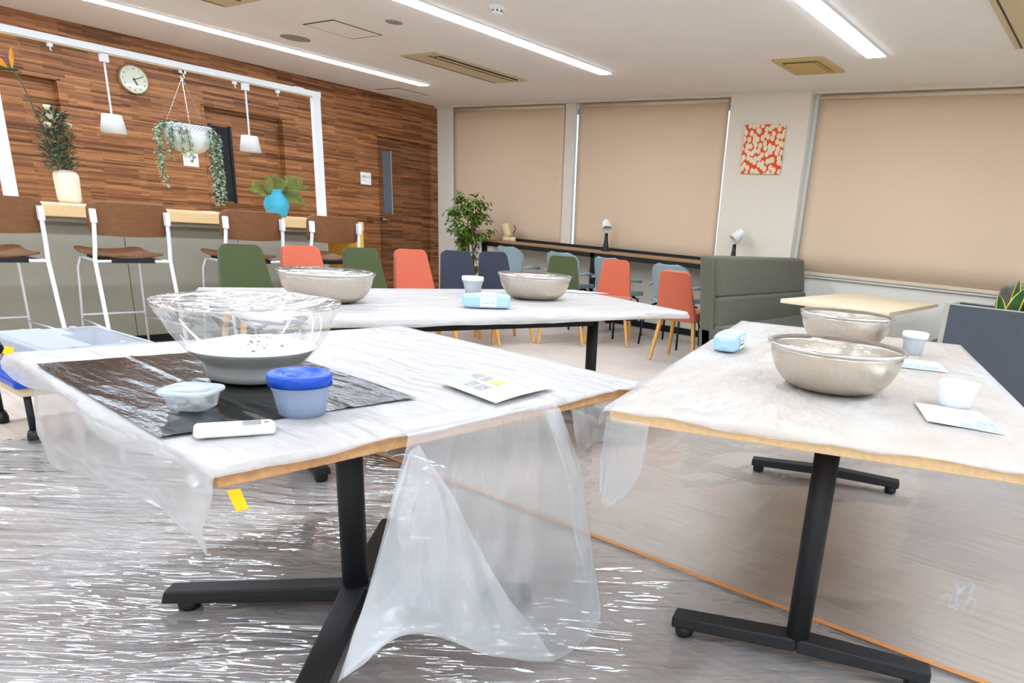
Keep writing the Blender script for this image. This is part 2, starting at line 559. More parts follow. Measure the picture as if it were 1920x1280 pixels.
def rrows(H, w0, w1, rb, rt, n=6, mid=6):
    """rows of a tall rounded plate: half width w0 at t=0 to w1 at t=H, corner radii rb, rt"""
    ts = []
    if rb > 0:
        ts += [rb * (1 - math.cos(PI / 2 * k / n)) for k in range(n)]
    ts += [rb + (H - rb - rt) * k / mid for k in range(mid + 1)]
    if rt > 0:
        ts += [H - rt + rt * math.sin(PI / 2 * k / n) for k in range(1, n + 1)]
    rows = []
    for t in ts:
        w = w0 + (w1 - w0) * t / H
        if rb > 0 and t < rb:
            w -= rb - math.sqrt(max(0, rb * rb - (rb - t) ** 2))
        if rt > 0 and t > H - rt:
            w -= rt - math.sqrt(max(0, rt * rt - (t - H + rt) ** 2))
        rows.append((t, w))
    return rows


def text_mesh(name, body, size, mat, parent, mtx, depth=0.0004, align='CENTER'):
    cu = bpy.data.curves.new(name, 'FONT')
    cu.body = body; cu.size = size; cu.extrude = depth
    cu.align_x = align; cu.align_y = 'CENTER'
    cu.resolution_u = 2
    t = bpy.data.objects.new('tmp', cu); COL.objects.link(t)
    dg = bpy.context.evaluated_depsgraph_get()
    me = bpy.data.meshes.new_from_object(t.evaluated_get(dg))
    bpy.data.objects.remove(t); bpy.data.curves.remove(cu)
    me.name = name
    me.transform(mtx)
    me.materials.clear(); me.materials.append(MT[mat])
    o = bpy.data.objects.new(name, me); COL.objects.link(o)
    o.parent = parent
    return o


def axes(xv, yv, zv, o=(0, 0, 0)):
    m = Matrix.Identity(4)
    for i in range(3):
        m[i][0] = xv[i]; m[i][1] = yv[i]; m[i][2] = zv[i]; m[i][3] = o[i]
    return m


# ================================================================== THE ROOM
o = MB().box(XL - .2, XR + .2, YB - .2, YW + .3, -0.12, 0.0).build('floor', 'floor'); struct(o)
o = MB().box(XL - .2, XR + .2, YB - .2, YW + .3, ZC, ZC + .12).build('ceiling', 'ceiling'); struct(o)
o = MB().box(XR, XR + .12, YB, YW, 0, ZC).build('wall_right', 'wall_white'); struct(o)
o = MB().box(XL, XR, YB - .12, YB, 0, ZC).build('wall_back', 'wall_white'); struct(o)

# left wall: walnut strip print, door openings
DOORS = [(1.75, 2.753), (3.99, 4.852), (6.09, 6.97)]     # y ranges
DH = 2.03
mb = MB()
ys = [YB] + [v for d in DOORS for v in d] + [YW]
for i in range(0, len(ys), 2):
    mb.box(XL - .12, XL, ys[i], ys[i + 1], 0, ZC)
for (a, b) in DOORS:
    mb.box(XL - .12, XL, a, b, DH, ZC)
wall_left = struct(mb.build('wall_left', 'strips'))
for i, (a, b) in enumerate(DOORS):
    dep = 0.10 if i < 2 else 0.045
    d = struct(MB().box(XL - dep - .04, XL - dep, a, b, 0, DH).build('door_%d' % (i + 1), 'strips' if i < 2 else 'strips_dark'))
    if i == 1:
        MB().box(XL - dep, XL - dep + .006, 4.095, 4.275, 1.085, 1.85).build('door_pane', 'black_glass', d)
        mb = MB().box(XL - dep, XL - dep + .02, 4.07, 4.095, 1.07, 1.865).box(XL - dep, XL - dep + .02, 4.275, 4.30, 1.07, 1.865)
        mb.build('pane_frame', 'black', d)
    if i == 2:
        MB().box(XL - dep, XL - dep + .006, 6.20, 6.325, 1.08, 1.86).build('door_pane', 'grey_glass', d)
        MB().box(XL - dep, XL - dep + .012, 6.325, 6.337, 1.07, 1.87).build('pane_frame', 'alu', d)
        h = MB().tube([(XL - dep, 6.15, 1.0), (XL - dep + .05, 6.15, 1.0), (XL - dep + .05, 6.26, 1.0)], 0.009, 8).build('door_handle', 'chrome', d, True)
# door frames (thin dark reveals)
for i, (a, b) in enumerate(DOORS):
    mb = MB().box(XL - .1, XL + .004, a - .02, a + .008, 0, DH + .0).box(XL - .1, XL + .004, b - .008, b + .02, 0, DH).box(XL - .1, XL + .004, a - .02, b + .02, DH - .008, DH + .02)
    struct(mb.build('trim_%d' % (i + 1), 'strips'))

# window wall: pilaster, posts, sill wall, lintel, wide pillar
WINX = [(-8.08, -6.15), (-6.11, -3.83), (-2.90, -0.62), (-0.40, XR)]
SILL = 0.83
mb = MB()
mb.box(XL, XR, YW, YW + .2, 0, SILL)
mb.box(XL, XR, YW, YW + .2, 2.46, ZC)
mb.box(XL, WINX[0][0], YW - .02, YW + .2, 0, ZC)
mb.box(WINX[0][1], WINX[1][0], YW, YW + .2, SILL, 2.46)
mb.box(WINX[2][1], WINX[3][0], YW, YW + .2, SILL, 2.46)
mb.box(WINX[1][1], WINX[2][0], YW, YW + .2, SILL, 2.46)
struct(mb.build('wall_window', 'wall_white'))
struct(MB().box(-3.80, -2.93, YW - .11, YW + .01, 0, ZC).build('wall_pillar', 'pillar'))
struct(MB().box(-6.085, -5.935, YW - .03, YW + .01, 0, ZC).build('trim_4', 'pillar'))
# blind pelmet along the ceiling
struct(MB().box(XL, XR, YW - .075, YW, 2.505, ZC).build('trim_5', 'pillar'))
struct(MB().box(XL + .0, XR, YW - .012, YW, 0, 0.075).build('baseboard_window', 'blackgloss'))
struct(MB().box(XL, XL + .012, YB, 1.7, 0, 0.075).build('baseboard_left', 'blackgloss'))
for i, (a, b) in enumerate(WINX):
    w = struct(MB().box(a, b, YW + .12, YW + .13, SILL, 2.46).build('window_%d' % (i + 1), 'glass'))
    fr = MB()
    for x in (a, (a + b) / 2 - .025, b - .05):
        fr.box(x, x + .05, YW + .10, YW + .15, SILL, 2.46)
    fr.box(a, b, YW + .10, YW + .15, SILL, SILL + .05).box(a, b, YW + .10, YW + .15, 2.41, 2.46)
    fr.build('window_frame', 'alu', w)
    MB().box(a, b, YW - .03, YW + .1, SILL - .03, SILL).build('window_sill', 'wall_white', w)


def blind(x0, x1, zb, y, label):
    t = thing('roller_blind', label, 'blind', ((x0 + x1) / 2, y, zb))
    hw = (x1 - x0) / 2
    def fn(u, v):
        return ((2 * u - 1) * hw, 0.004 * math.sin(u * 9 + v) + 0.012 * (1 - v) ** 3, v * (2.50 - zb))
    MB().grid(fn, 24, 8).build('blind_fabric', 'blind', t, True, solid=0.002)
    MB().box(-hw, hw, -.012, .014, -.022, .012).build('bottom_bar', 'blind_bar', t, bevel=.004)
    MB().tube([(-hw + .01, 0.0, 2.475 - zb), (hw - .01, 0.0, 2.475 - zb)], 0.02, 12).build('roller', 'blind_bar', t, True)
    mb = MB()
    mb.tube([(-hw - .012, -.01, 2.46 - zb), (-hw - .012, -.01, .25)], 0.0022, 5)
    mb.build('pull_chain', 'tub_white', t)
    return t

blind(-8.075, -6.092, 0.80, YW - .035, 'beige roller blind beside the walnut wall, behind the ficus')
blind(-5.875, -3.853, 0.80, YW - .035, 'middle beige roller blind between the slim post and the wide pillar')
blind(-2.87, -0.70, 0.845, YW - .035, 'large beige roller blind above the booth table, right of the orange picture')
blind(-0.52, 2.6, 0.845, YW - .035, 'beige roller blind at the right edge behind the snake plant')

# ceiling strips; the last two are unseen extras added for even lighting
for i, (xa, lab) in enumerate(((-7.26, 'long white LED strip nearest the walnut wall'), (-4.64, 'middle white LED strip in the ceiling above the back table'), (-2.055, 'short white LED strip beside the square ceiling vent'), (0.55, 'LED strip in the ceiling above the right table'), (2.6, 'LED strip along the right side of the room'))):
    t = thing('strip_light', lab, 'ceiling light', (xa, 0, ZC))
    MB().box(0, .135, -3.4, 5.87, -.014, -.001).build('diffuser', 'strip_light', t)
    MB().box(-.012, 0, -3.41, 5.882, -.008, 0).box(.135, .147, -3.41, 5.882, -.008, 0).box(0, .135, 5.87, 5.882, -.008, 0).box(0, .135, -3.412, -3.4, -.008, 0).build('trim_frame', 'white_metal', t)

# ceiling fittings


def access_panel(x0, x1, y0, y1, lab):
    t = thing('access_panel', lab, 'ceiling panel', ((x0 + x1) / 2, (y0 + y1) / 2, ZC))
    a, b = (x1 - x0) / 2, (y1 - y0) / 2
    g = .014
    MB().box(-a, a, -b, -b + g, -.003, 0).box(-a, a, b - g, b, -.003, 0).box(-a, -a + g, -b, b, -.003, 0).box(a - g, a, -b, b, -.003, 0).build('panel_joint', 'slot', t)
    MB().box(-a + g, a - g, -b + g, b - g, -.004, 0).build('panel', 'ceiling', t)

access_panel(-6.08, -5.66, 3.73, 4.19, 'square ceiling access panel beside the round speaker grille')
access_panel(-8.2, -7.77, 5.95, 6.39, 'ceiling access panel in the corner above the walnut wall')


def cassette(x0, x1, y0, y1, lab):
    t = thing('air_conditioner', lab, 'air conditioner', ((x0 + x1) / 2, (y0 + y1) / 2, ZC))
    a, b = (x1 - x0) / 2, (y1 - y0) / 2
    MB().box(-a, a, -b, b, -.012, 0).build('panel', 'beige_plastic', t, bevel=.005)
    MB().box(-a + .04, -a + .052, -b + .03, b - .03, -.014, -.011).build('joint', 'slot', t)
    MB().box(a - .17, a - .152, -b + .06, b - .06, -.016, -.011).build('joint', 'slot', t)
    MB().box(a - .13, a - .05, -b + .10, b - .10, -.018, -.011).build('air_outlet', 'dark', t)
    MB().box(a - .105, a - .072, -b + .10, b - .10, -.024, -.017).build('louvre', 'beige_plastic', t)
    return t

cassette(-6.17, -5.67, 4.75, 5.97, 'long beige ceiling air conditioner between the two left LED strips')
cassette(-1.03, -0.50, 4.35, 5.90, 'ceiling air conditioner cut by the top right corner')
cassette(-6.22, -5.72, 1.98, 3.19, 'ceiling air conditioner cut by the top edge above the clock')

t = thing('ceiling_vent', 'square yellowed ceiling vent beside the orange picture pillar', 'vent', (-2.6, 6.05, ZC))
MB().box(-.22, .22, -.26, .26, -.014, 0).build('frame', 'vent', t, bevel=.006)
MB().box(-.15, .15, -.185, .185, -.018, -.012).build('recess', 'slot', t)
MB().box(-.135, .115, -.17, .17, -.024, -.016).build('cover', 'vent', t)
for k in range(3):
    MB().box(.12 + k * .012, .125 + k * .012, -.18, .18, -.022, -.016).build('slat', 'vent', t)


def disc(name, lab, cat, x, y, r, mat, th=.006):
    o = MB().lathe([(r * .2, -th), (r * .9, -th), (r, -th * .6), (r, 0)], 28, capb=True).build(name, mat, None, True, loc=(x, y, ZC))
    return tag(o, lab, cat)

MT['grille'] = plain('speaker_grille', (150, 140, 128), 0.8, var=0.25, scale=400)
disc('speaker_grille', 'large round ceiling speaker grille left of the access panel', 'speaker', -6.645, 4.0, .125, 'grille')
disc('speaker_grille', 'small round ceiling grille above the beige air conditioner', 'speaker', -5.19, 3.95, .065, 'grille')
t = thing('smoke_detector', 'white smoke detector on the ceiling at the top edge', 'smoke detector', (-4.04, 3.93, ZC))
MB().lathe([(.055, 0), (.055, -.012), (.045, -.018)], 24, capt=True).build('base', 'tub_white', t, True)
MB().lathe([(.04, -.018), (.038, -.04), (.03, -.048)], 24, capt=True).build('sensor_head', 'tub_white', t, True)
for k in range(8):
    a = 2 * PI * k / 8
    MB().box(-.006, .006, .035, .041, -.036, -.026).build('sensor_slot', 'dark', t, rot=(0, 0, a))

# ================================================================== FLOOR SHEETS


def fold(x, y, k=1.0):
    p, q = x * .796 + y * .605, -x * .605 + y * .796
    a = noise.noise(Vector((p * .9, q * 3.6, 0.3)))
    b = noise.noise(Vector((p * 2.2 + 3, q * 7.5, 1.7)))
    c = noise.noise(Vector((x * .8 + 9, y * .8, 4.2)))
    return k * (0.008 * (1 - abs(a) * 2) + 0.004 * (1 - abs(b) * 2) + 0.006 * c)


def sheet1(u, v):
    x = -4.1 + 5.6 * u; y = -1.2 + 3.17 * v
    x += .10 * math.sin(y * 2.1) * (1 - u)
    z = max(0.0025, 0.012 + fold(x, y))
    for (fx, fy) in ((-2.03, .69), (-1.33, .69), (-2.62, 1.58), (-.84, 1.57), (-.21, 1.85)):
        d = math.hypot(x - fx, y - fy)
        z = min(z, .0025 + max(0, d - .09) * .08)
    z *= 0.4 + 0.6 * min(1, abs(y - 1.97) / .08)
    return (x, y, max(z, .0022))

o = MB().grid(sheet1, 280, 220).build('floor_sheet', 'floor_film', None, True)
tag(o, 'crinkled clear plastic sheet taped over the floor under the front left table', 'plastic sheet')


def sheet2(u, v):
    x = -3.3 + 5.2 * u; y = 1.93 + 2.35 * v
    z = max(.0025, .010 + .6 * fold(y * .8 + 5, x * .7) + .004)
    z *= 0.35 + 0.65 * min(1, abs(y - 1.97) / .08)
    for (fx, fy) in ((-1.38, 3.2), (-.74, 3.43), (-2.2, 3.1), (-2.6, 3.3)):
        d = math.hypot(x - fx, y - fy)
        z = min(z, .0045 + max(0, d - .09) * .08)
    return (x, y, max(z, .0042))

o = MB().grid(sheet2, 200, 110).build('floor_sheet', 'floor_film2', None, True)
tag(o, 'smoother clear plastic sheet on the floor beyond the orange tape line', 'plastic sheet')


def tape(u, v):
    x = -3.2 + 3.9 * u; y = 1.957 + .022 * v + .008 * math.sin(x * 2)
    return (x, y, .0125 + .001 * math.sin(x * 9))

o = MB().grid(tape, 40, 1).build('floor_tape', 'tape_orange', None, solid=.0006)
tag(o, 'orange tape line running across the floor sheets', 'tape')

# ================================================================== BAR COUNTER
CX = -6.10
t = thing('bar_counter', 'long bar counter with pale wood top in front of the walnut wall', 'counter', (CX, 2.6, 0))
MB().box(-.62, 0, -2.0, 1.64, .92, 1.0).build('counter_top', 'counter', t, bevel=.006)
MB().box(-.60, -.045, -1.98, 1.60, .885, .92).build('support_rail', 'counter_base', t)
for k in range(4):
    y0 = -1.95 + k * .8225
    MB().box(-.14, -.12, y0 + .002, y0 + .8205, .06, .885).build('front_panel', 'counter_base', t, bevel=.002)
MB().box(-.15, -.13, -1.95, 1.34, 0, .06).build('kick_board', 'blackgloss', t)
MB().box(-.58, -.01, 1.565, 1.64, 0, .92).build('end_panel', 'yellow_wood', t, bevel=.004)

# small things on the counter
o = MB().box(-.06, .06, -.17, .17, 0, .006).build('white_mat', 'tub_white', None, loc=(CX - .13, 1.98, 1.0)); tag(o, 'white tray edge under the cream vase on the bar counter', 'mat')
o = MB().box(-.02, .02, -.05, .05, 0, .008).build('paper_slip', 'paper', None, loc=(CX - .3, 3.0, 1.0), rot=(0, 0, .1)); tag(o, 'small white slip on the counter left of the blue vase', 'paper')

# display frame
FX = -6.40
t = thing('display_frame', 'white metal display frame with a rail above the bar counter', 'frame', (FX, 2.85, 1.0))
MB().box(-.022, .022, -1.9, 1.20, 1.045, 1.09).build('rail', 'white_metal', t, bevel=.003)
MB().box(-.012, .012, -1.9, 1.12, 1.036, 1.045).build('track', 'beige_plastic', t)
MB().box(-.024, .024, .96, 1.04, 1.09, 1.096).build('joint_plate', 'white_metal', t)
for yy in (-1.125, 1.155):
    MB().box(-.024, .024, yy - .036, yy + .036, 0, 1.045).build('post', 'white_metal', t, bevel=.003)
    MB().box(-.06, .06, yy - .05, yy + .05, 0, .006).build('foot_plate', 'white_metal', t)
for yy in (-.77, .065, .45, .81):
    hk = MB().box(-.012, .012, yy - .014, yy + .014, 1.015, 1.037).build('hook', 'white_metal', t)
    MB().tube([(0, yy, 1.016), (0, yy, .998), (0, yy + .006, .99)], .004, 6).build('hook_stem', 'tub_white', hk)


def pendant(y, label, zs):
    t = thing('pendant_lamp', label, 'lamp', (FX, y, 0), group=None)
    MB().box(-.022, .022, -.024, .024, 1.985, 2.038).build('track_adapter', 'white_metal', t, bevel=.003)
    MB().tube([(0, 0, 1.99), (0, 0, zs + .125)], .007, 8).build('stem', 'white_metal', t, True)
    MB().lathe([(.0, .128), (.058, .128), (.062, .124), (.083, .0), (.080, .0), (.058, .118), (0, .12)], 28, (0, 0, zs)).build('lamp_shade', 'white_shade', t, True)
    MB().lathe([(.0, .02), (.02, .024), (.03, .045), (.024, .07), (.014, .095), (.014, .118)], 14, (0, 0, zs)).build('bulb', 'white_shade', t, True)

pendant(2.39, 'white pendant lamp left of the wall clock', 1.515)
pendant(3.385, 'white pendant lamp hanging in front of the dark door pane', 1.51)

# hanging planter
t = thing('hanging_planter', 'white hanging bowl planter with trailing silver leaves on chains', 'plant', (FX, 2.90, 0))
hk = MB().box(-.012, .012, -.014, .014, 2.018, 2.038).build('hook', 'white_metal', t)
MB().tube([(0, .012 * math.cos(a), 1.985 + .014 * math.sin(a)) for a in [2 * PI * k / 12 for k in range(13)]], .003, 6).build('ring', 'chrome', hk, True)
for k in range(3):
    a = PI / 2 + 2 * PI * k / 3 + .25
    ex, ey = .15 * math.cos(a), .16 * math.sin(a)
    mb = MB()
    n = 26
    for j in range(n):
        f0, f1 = j / n, (j + .8) / n
        p0 = Vector((0, 0, 1.985)).lerp(Vector((ex, ey, 1.64)), f0); p1 = Vector((0, 0, 1.985)).lerp(Vector((ex, ey, 1.64)), f1)
        mb.tube([p0, p1], .0035 if j % 2 else .002, 5)
    mb.build('chain', 'chrome', t)
prof = [(.0, 1.44), (.05, 1.442), (.10, 1.46), (.135, 1.50), (.155, 1.55), (.165, 1.60)]
MB().lathe(prof + [(.16, 1.60), (.15, 1.55), (.13, 1.505), (.09, 1.47), (.0, 1.455)], 32).build('bowl', 'white_shade', t, True)
MB().lathe([(.167, 1.60), (.168, 1.645), (.164, 1.645), (.163, 1.60)], 32).build('rim_band', 'white_metal', t, True)
mb = MB()
for k in range(40):
    for j in range(3):
        a = 2 * PI * (k + .5 * (j % 2)) / 40
        mb.box(-.003, .003, -.0035, .0035, -.003, .003)
        for q in range(-8, 0):
            x, y, z = mb.v[q]
            x += .1685
            mb.v[q] = (x * math.cos(a) - y * math.sin(a), x * math.sin(a) + y * math.cos(a), z + 1.612 + j * .011)
mb.build('perforation', 'screen', t)
MB().lathe([(0, 1.61), (.155, 1.605)], 20).build('soil', 'soil', t)


def leaf(mb, p, d, up, L, w, n=3, curl=.15):
    p = Vector(p); d = Vector(d).normalized()
    s = d.cross(Vector(up))
    if s.length < 1e-3:
        s = d.cross(Vector((1, 0, 0)))
    s.normalize()
    nn = s.cross(d)
    b = len(mb.v)
    mb.v.append(tuple(p))
    for k in range(1, n):
        f = k / n
        ww = w * math.sin(PI * (f * .9 + .05))
        c = p + d * L * f - nn * (curl * L * f * f)
        mb.v.append(tuple(c + s * ww / 2)); mb.v.append(tuple(c - s * ww / 2))
    mb.v.append(tuple(p + d * L - nn * curl * L))
    e = len(mb.v) - 1
    mb.f.append((b, b + 1, b + 2))
    for k in range(1, n - 1):
        a = b + 1 + (k - 1) * 2
        mb.f.append((a, a + 2, a + 3, a + 1))
    a = b + 1 + (n - 2) * 2
    mb.f.append((a, e, a + 1))


def strand(ang, r, zend, parent, off=(0, 0), den=.006, sz=.036):
    mb = MB(); st = MB()
    x, y = r * math.cos(ang), r * math.sin(ang)
    pts = [(x * .8, y * .8, 1.63), (x * 1.02, y * 1.02, 1.66), (x * 1.12 + off[0], y * 1.12 + off[1], 1.60)]
    z = 1.60
    while z > zend:
        z -= .03
        pts.append((x * 1.12 + off[0] + random.uniform(-.004, .004), y * 1.12 + off[1] + random.uniform(-.004, .004), z))
    st.tube(pts, .0022, 5)
    sto = st.build('stem', 'euca', parent)
    for i in range(len(pts) - 1):
        a, b = Vector(pts[i]), Vector(pts[i + 1])
        n = max(2, int((b - a).length / den))
        for k in range(n):
            p = a.lerp(b, k / n)
            th = random.uniform(0, 2 * PI)
            leaf(mb, p, (math.cos(th), math.sin(th), random.uniform(-.5, .1)), (0, 0, 1), sz * random.uniform(.8, 1.2), sz * .55, 3, .3)
    lv = mb.build('leaves', 'trail', sto)
    lv['kind'] = 'stuff'

for (ang, r, zend, off) in ((-1.9, .15, 1.3, (0, -.05)), (-1.6, .16, 1.24, (.02, -.04)), (-1.0, .14, 1.5, (.0, -.04)), (1.3, .15, 1.12, (0, .04)), (1.55, .15, 1.10, (.02, .05)), (-1.75, .15, 1.19, (0, -.02)), (-1.45, .15, 1.33, (0, -.05)), (-1.2, .14, 1.45, (0.02, 0)), (-.8, .14, 1.42, (.03, 0)), (-.5, .13, 1.47, (.03, 0)), (.6, .14, 1.5, (.03, 0)), (1.15, .14, 1.08, (.02, -.02)), (1.45, .15, 1.07, (0, .02)), (1.7, .15, 1.25, (0, .03)), (2.6, .13, 1.4, (0, 0)), (-2.5, .13, 1.4, (0, 0))):
    strand(ang, r, zend, t, off)

# cream vase with flowers
VX, VY = -6.42, 2.06
t = thing('cream_vase', 'tall cream ceramic vase on the bar counter at the left', 'vase', (VX, VY, 1.006))
MB().lathe([(0, 0), (.055, 0), (.066, .012), (.07, .03), (.075, .17), (.073, .195), (.06, .212), (.045, .216), (.045, .222), (.040, .222), (.040, .21), (.055, .19), (.06, .05), (0, .02)], 32).build('vase_body', 'ceramic', t, True)
t = thing('flower_bouquet', 'dried bouquet with grey leaves, cream blooms and a bird of paradise', 'flowers', (VX, VY, 1.03))
mb = MB()
for k in range(9):
    a = random.uniform(0, 2 * PI); r = random.uniform(.02, .11)
    top = (r * math.cos(a) + .02, r * math.sin(a) - .01, random.uniform(.38, .6))
    mb.tube([(0, 0, 0), (r * .2 * math.cos(a), r * .2 * math.sin(a), .2), top], .003, 5)
mb.build('stems', 'euca', t)
mb = MB()
for k in range(800):
    z = random.uniform(.2, .58)
    rr = .10 * math.sqrt(random.random()) * (1.1 - abs(z - .36) * 1.6)
    a = random.uniform(0, 2 * PI)
    leaf(mb, (rr * math.cos(a), rr * math.sin(a) - .02, z), (math.cos(a) * .7, math.sin(a) * .7, random.uniform(-.3, 1)), (0, 0, 1), random.uniform(.03, .06), random.uniform(.01, .024), 3, .2)
o = mb.build('foliage', 'euca', t); o['kind'] = 'stuff'
for (dy, dz) in ((-.055, .60), (-.045, .545), (-.005, .55), (-.065, .49), (.05, .50)):
    mb = MB()
    for q in range(5):
        rr = .026 - q * .004
        mb.lathe([(0, -rr), (rr * .7, -rr * .7), (rr, 0), (rr * .7, rr * .5)], 9, (.03, dy, dz + q * .002), rfn=lambda tt, z, q=q: 1 + .12 * math.sin(3 * tt + q))
    mb.build('bloom', 'cream_flower', t, True)
# bird of paradise
st = MB().tube([(0, 0, 0), (.0, -.06, .30), (.0, -.105, .52), (0, -.16, .72), (0, -.20, .80)], .0045, 7).build('flower_stem', 'euca', t, True)
MB().lathe([(0.001, -.1), (.011, -.06), (.015, 0), (.013, .06), (.001, .12)], 10).build('bract', 'bract', t, True, loc=(0, -.26, .80), rot=(PI / 2 + .05, 0, 0))
for (dy, tilt, L, m) in ((-.205, .10, .13, 'orange_petal'), (-.225, -.75, .15, 'orange_petal'), (-.235, -1.0, .13, 'orange_petal'), (-.29, -.9, .14, 'orange_petal'), (-.212, -.15, .10, 'purple_petal')):
    mb = MB()
    w = .028 if m == 'orange_petal' else .012
    mb.plate([(0, .003), (L * .25, w * .4), (L * .5, w * .5), (L * .8, w * .33), (L, .001)], 4, lambda x, tt: (.012 - abs(x) * .4, x, tt), .002)
    mb.build('petal', m, t, True, loc=(0, dy, .805), rot=(-tilt, 0, 0))

# turquoise vase with palm
BX, BY = -6.32, 3.53
t = thing('turquoise_vase', 'turquoise bottle vase at the right end of the bar counter', 'vase', (BX, BY, 1.0))
MB().lathe([(0, 0), (.07, 0), (.078, .015), (.10, .08), (.102, .11), (.085, .155), (.062, .185), (.054, .215), (.058, .228), (.05, .228), (.046, .21), (.06, .17), (.08, .1), (.06, .02), (0, .015)], 32).build('vase_body', 'blue_ceramic', t, True)
t = thing('palm_spray', 'spray of dried palm fronds in the turquoise vase', 'plant', (BX, BY, 1.03))


def frond(p0, d, L, w, parent, n=40, mat='palm', droop=.25):
    d = Vector(d).normalized()
    pts = []
    for k in range(9):
        f = k / 8
        pts.append(Vector(p0) + d * L * f + Vector((0, 0, -droop * L * f * f)))
    st = MB().tube(pts, [.004 - .0004 * k for k in range(9)], 5).build('frond', mat, parent, True)
    mb = MB()
    side = d.cross(Vector((1, 0, 0))).normalized()
    for k in range(n):
        f = .22 + .78 * k / n
        i = min(7, int(f * 8)); p = pts[i].lerp(pts[i + 1], f * 8 - i)
        ww = w * (math.sin(PI * min(1, (f - .15) * 1.05)) * .75 + .25)
        for sgn in (1, -1):
            leaf(mb, p, d * .8 + side * sgn * .75 + Vector((random.uniform(-.2, .2), 0, 0)), (1, 0, 0), ww, .006, 3, .1)
    lf = mb.build('leaflets', mat, st); lf['kind'] = 'stuff'

for (d, L, w) in (((.1, .75, .75), .34, .12), ((.05, .55, .8), .30, .10), ((.2, -.2, .9), .27, .09), ((.1, -.85, .62), .27, .09), ((-.2, .9, .5), .28, .1), ((.3, .1, .8), .24, .09), ((.3, -.5, .75), .24, .08), ((.2, 1, .25), .24, .06)):
    frond((0, 0, .1), d, L, w, t)
for (d, L) in (((.5, .35, .25), .24), ((.5, .5, .2), .22), ((.4, .9, .2), .33)):
    frond((0, 0, .17), d, L, .03, t, 10, 'euca', .6)

# ---- bar stools


def make_stool(label):
    """local: sitter faces -x (towards the counter), back towards +x"""
    t = thing('bar_stool', label, 'stool', group='bar stools along the counter')
    R = .235
    # backrest plywood, curved around z
    rows = rrows(.20, .232, .232, .045, .045, 5, 4)
    MB().plate(rows, 14, lambda x, tt: (.045 + .05 * (1 - (x / .24) ** 2) - .06 * 1 + .07 + (tt - .1) * .12, x, .845 + tt - .012 * (1 - (x / .24) ** 2) * (tt < .05)), .012).build('backrest', 'walnut', t, True)
    # seat plywood dished
    rows = rrows(.40, .215, .20, .05, .06, 5, 6)
    MB().plate(rows, 12, lambda x, tt: (.0 - tt + .02, x, .700 + .028 * (x / .21) ** 2 + .018 * (tt / .4) ** 3 - .008 * (1 - (tt / .4)) + .015 * math.sin(tt / .4 * PI) * -1), .013).build('seat', 'walnut', t, True)
    MB().box(-.33, .045, -.135, .135, .660, .690).build('seat_bracket', 'black', t)
    for s in (1, -1):
        MB().tube([(.112, s * .212, 1.0), (.105, s * .212, .92), (.085, s * .218, .78), (.06, s * .222, .68), (.11, s * .226, .34), (.17, s * .232, 0.0)], .0125, 10).build('leg', 'white_metal', t, True)
        MB().box(.085, .125, s * .212 - .014, s * .212 + .014, .915, 1.0).build('back_clamp', 'white_metal', t, bevel=.003)
        MB().tube([(-.33, s * .17, .672), (-.36, s * .185, .60), (-.42, s * .205, 0)], .0075, 8).build('leg', 'white_metal', t, True)
        MB().tube([(.065, s * .222, .672), (.0, s * .2, .672), (-.2, s * .18, .672), (-.33, s * .17, .672)], .010, 8).build('seat_rail', 'white_metal', t, True)
        MB().tube([(.135, s * .23, .24), (-.39, s * .196, .24)], .006, 8).build('stretcher', 'white_metal', t, True)
    MB().tube([(-.39, -.196, .27), (-.39, .196, .27)], .0065, 8).build('footrest', 'white_metal', t, True)
    for s in (1, -1):
        MB().tube([(.058, s * .222, .672), (.050, s * .13, .672)], .009, 8).build('cross_bar', 'white_metal', t, True)
    return t

SX = -5.62
stool = make_stool('bar stool cut by the left edge, below the cream vase')
stool.location = (SX, 1.40, 0)
dup(stool, (SX, 2.09, 0), .0, 'bar stool standing between the cream vase and the dark door pane')
dup(stool, (SX, 2.90, 0), .0, 'bar stool right in front of the turquoise vase')
dup(stool, (SX, 3.57, 0), .0, 'rightmost bar stool beside the yellow counter end')

# wall clock
t = thing('wall_clock', 'round cream wall clock on the walnut wall', 'clock', (XL, 3.365, 2.145))
RM = (0, PI / 2, 0)
MB().lathe([(.0, 0), (.128, 0), (.13, .01), (.128, .035), (.12, .04), (.118, .03), (0, .03)], 40).build('case', 'clock_rim', t, True, rot=RM)
MB().lathe([(0.0, .031), (.119, .031)], 40, capb=True).build('dial', 'clock_face', t, False, rot=RM)
for k in range(12):
    a = 2 * PI * (k + 1) / 12
    yy, zz = .095 * math.sin(a), .095 * math.cos(a)
    text_mesh('numeral', str(k + 1), .028, 'clock_ink', t, axes((0, 1, 0), (0, 0, 1), (1, 0, 0), (.0325, yy, zz)))
for (ang, L, w) in ((2 * PI * 11 / 60, .085, .006), (2 * PI * (5 + 11 / 60) / 12, .055, .009)):
    d = Vector((0, math.sin(ang), math.cos(ang)))
    MB().bar(Vector((.036, 0, 0)) - d * .015, Vector((.036, 0, 0)) + d * L, w, .002, up=(1, 0, 0)).build('clock_hand', 'ink', t)

# wall signs (paper with four printed characters)
for (y, z, s, lab) in ((3.815, 1.48, 1.0, 'small white paper sign on the wall below the hanging planter'), (5.91, 1.49, 1.03, 'small white paper sign on the wall left of the last door')):
    t = thing('paper_sign', lab, 'sign', (XL, y, z))
    MB().box(.001, .0025, -.074 * s, .074 * s, -.072 * s, .072 * s).build('sheet', 'paper', t)
    text_mesh('lettering', '\u63a7\u5ba4\u5165\u53e3', .031, 'ink', t, axes((0, 1, 0), (0, 0, 1), (1, 0, 0), (.0032, 0, .018)))
    MB().box(.0026, .003, -.05, .0, -.024, -.019).build('printed_line', 'print_grey', t)

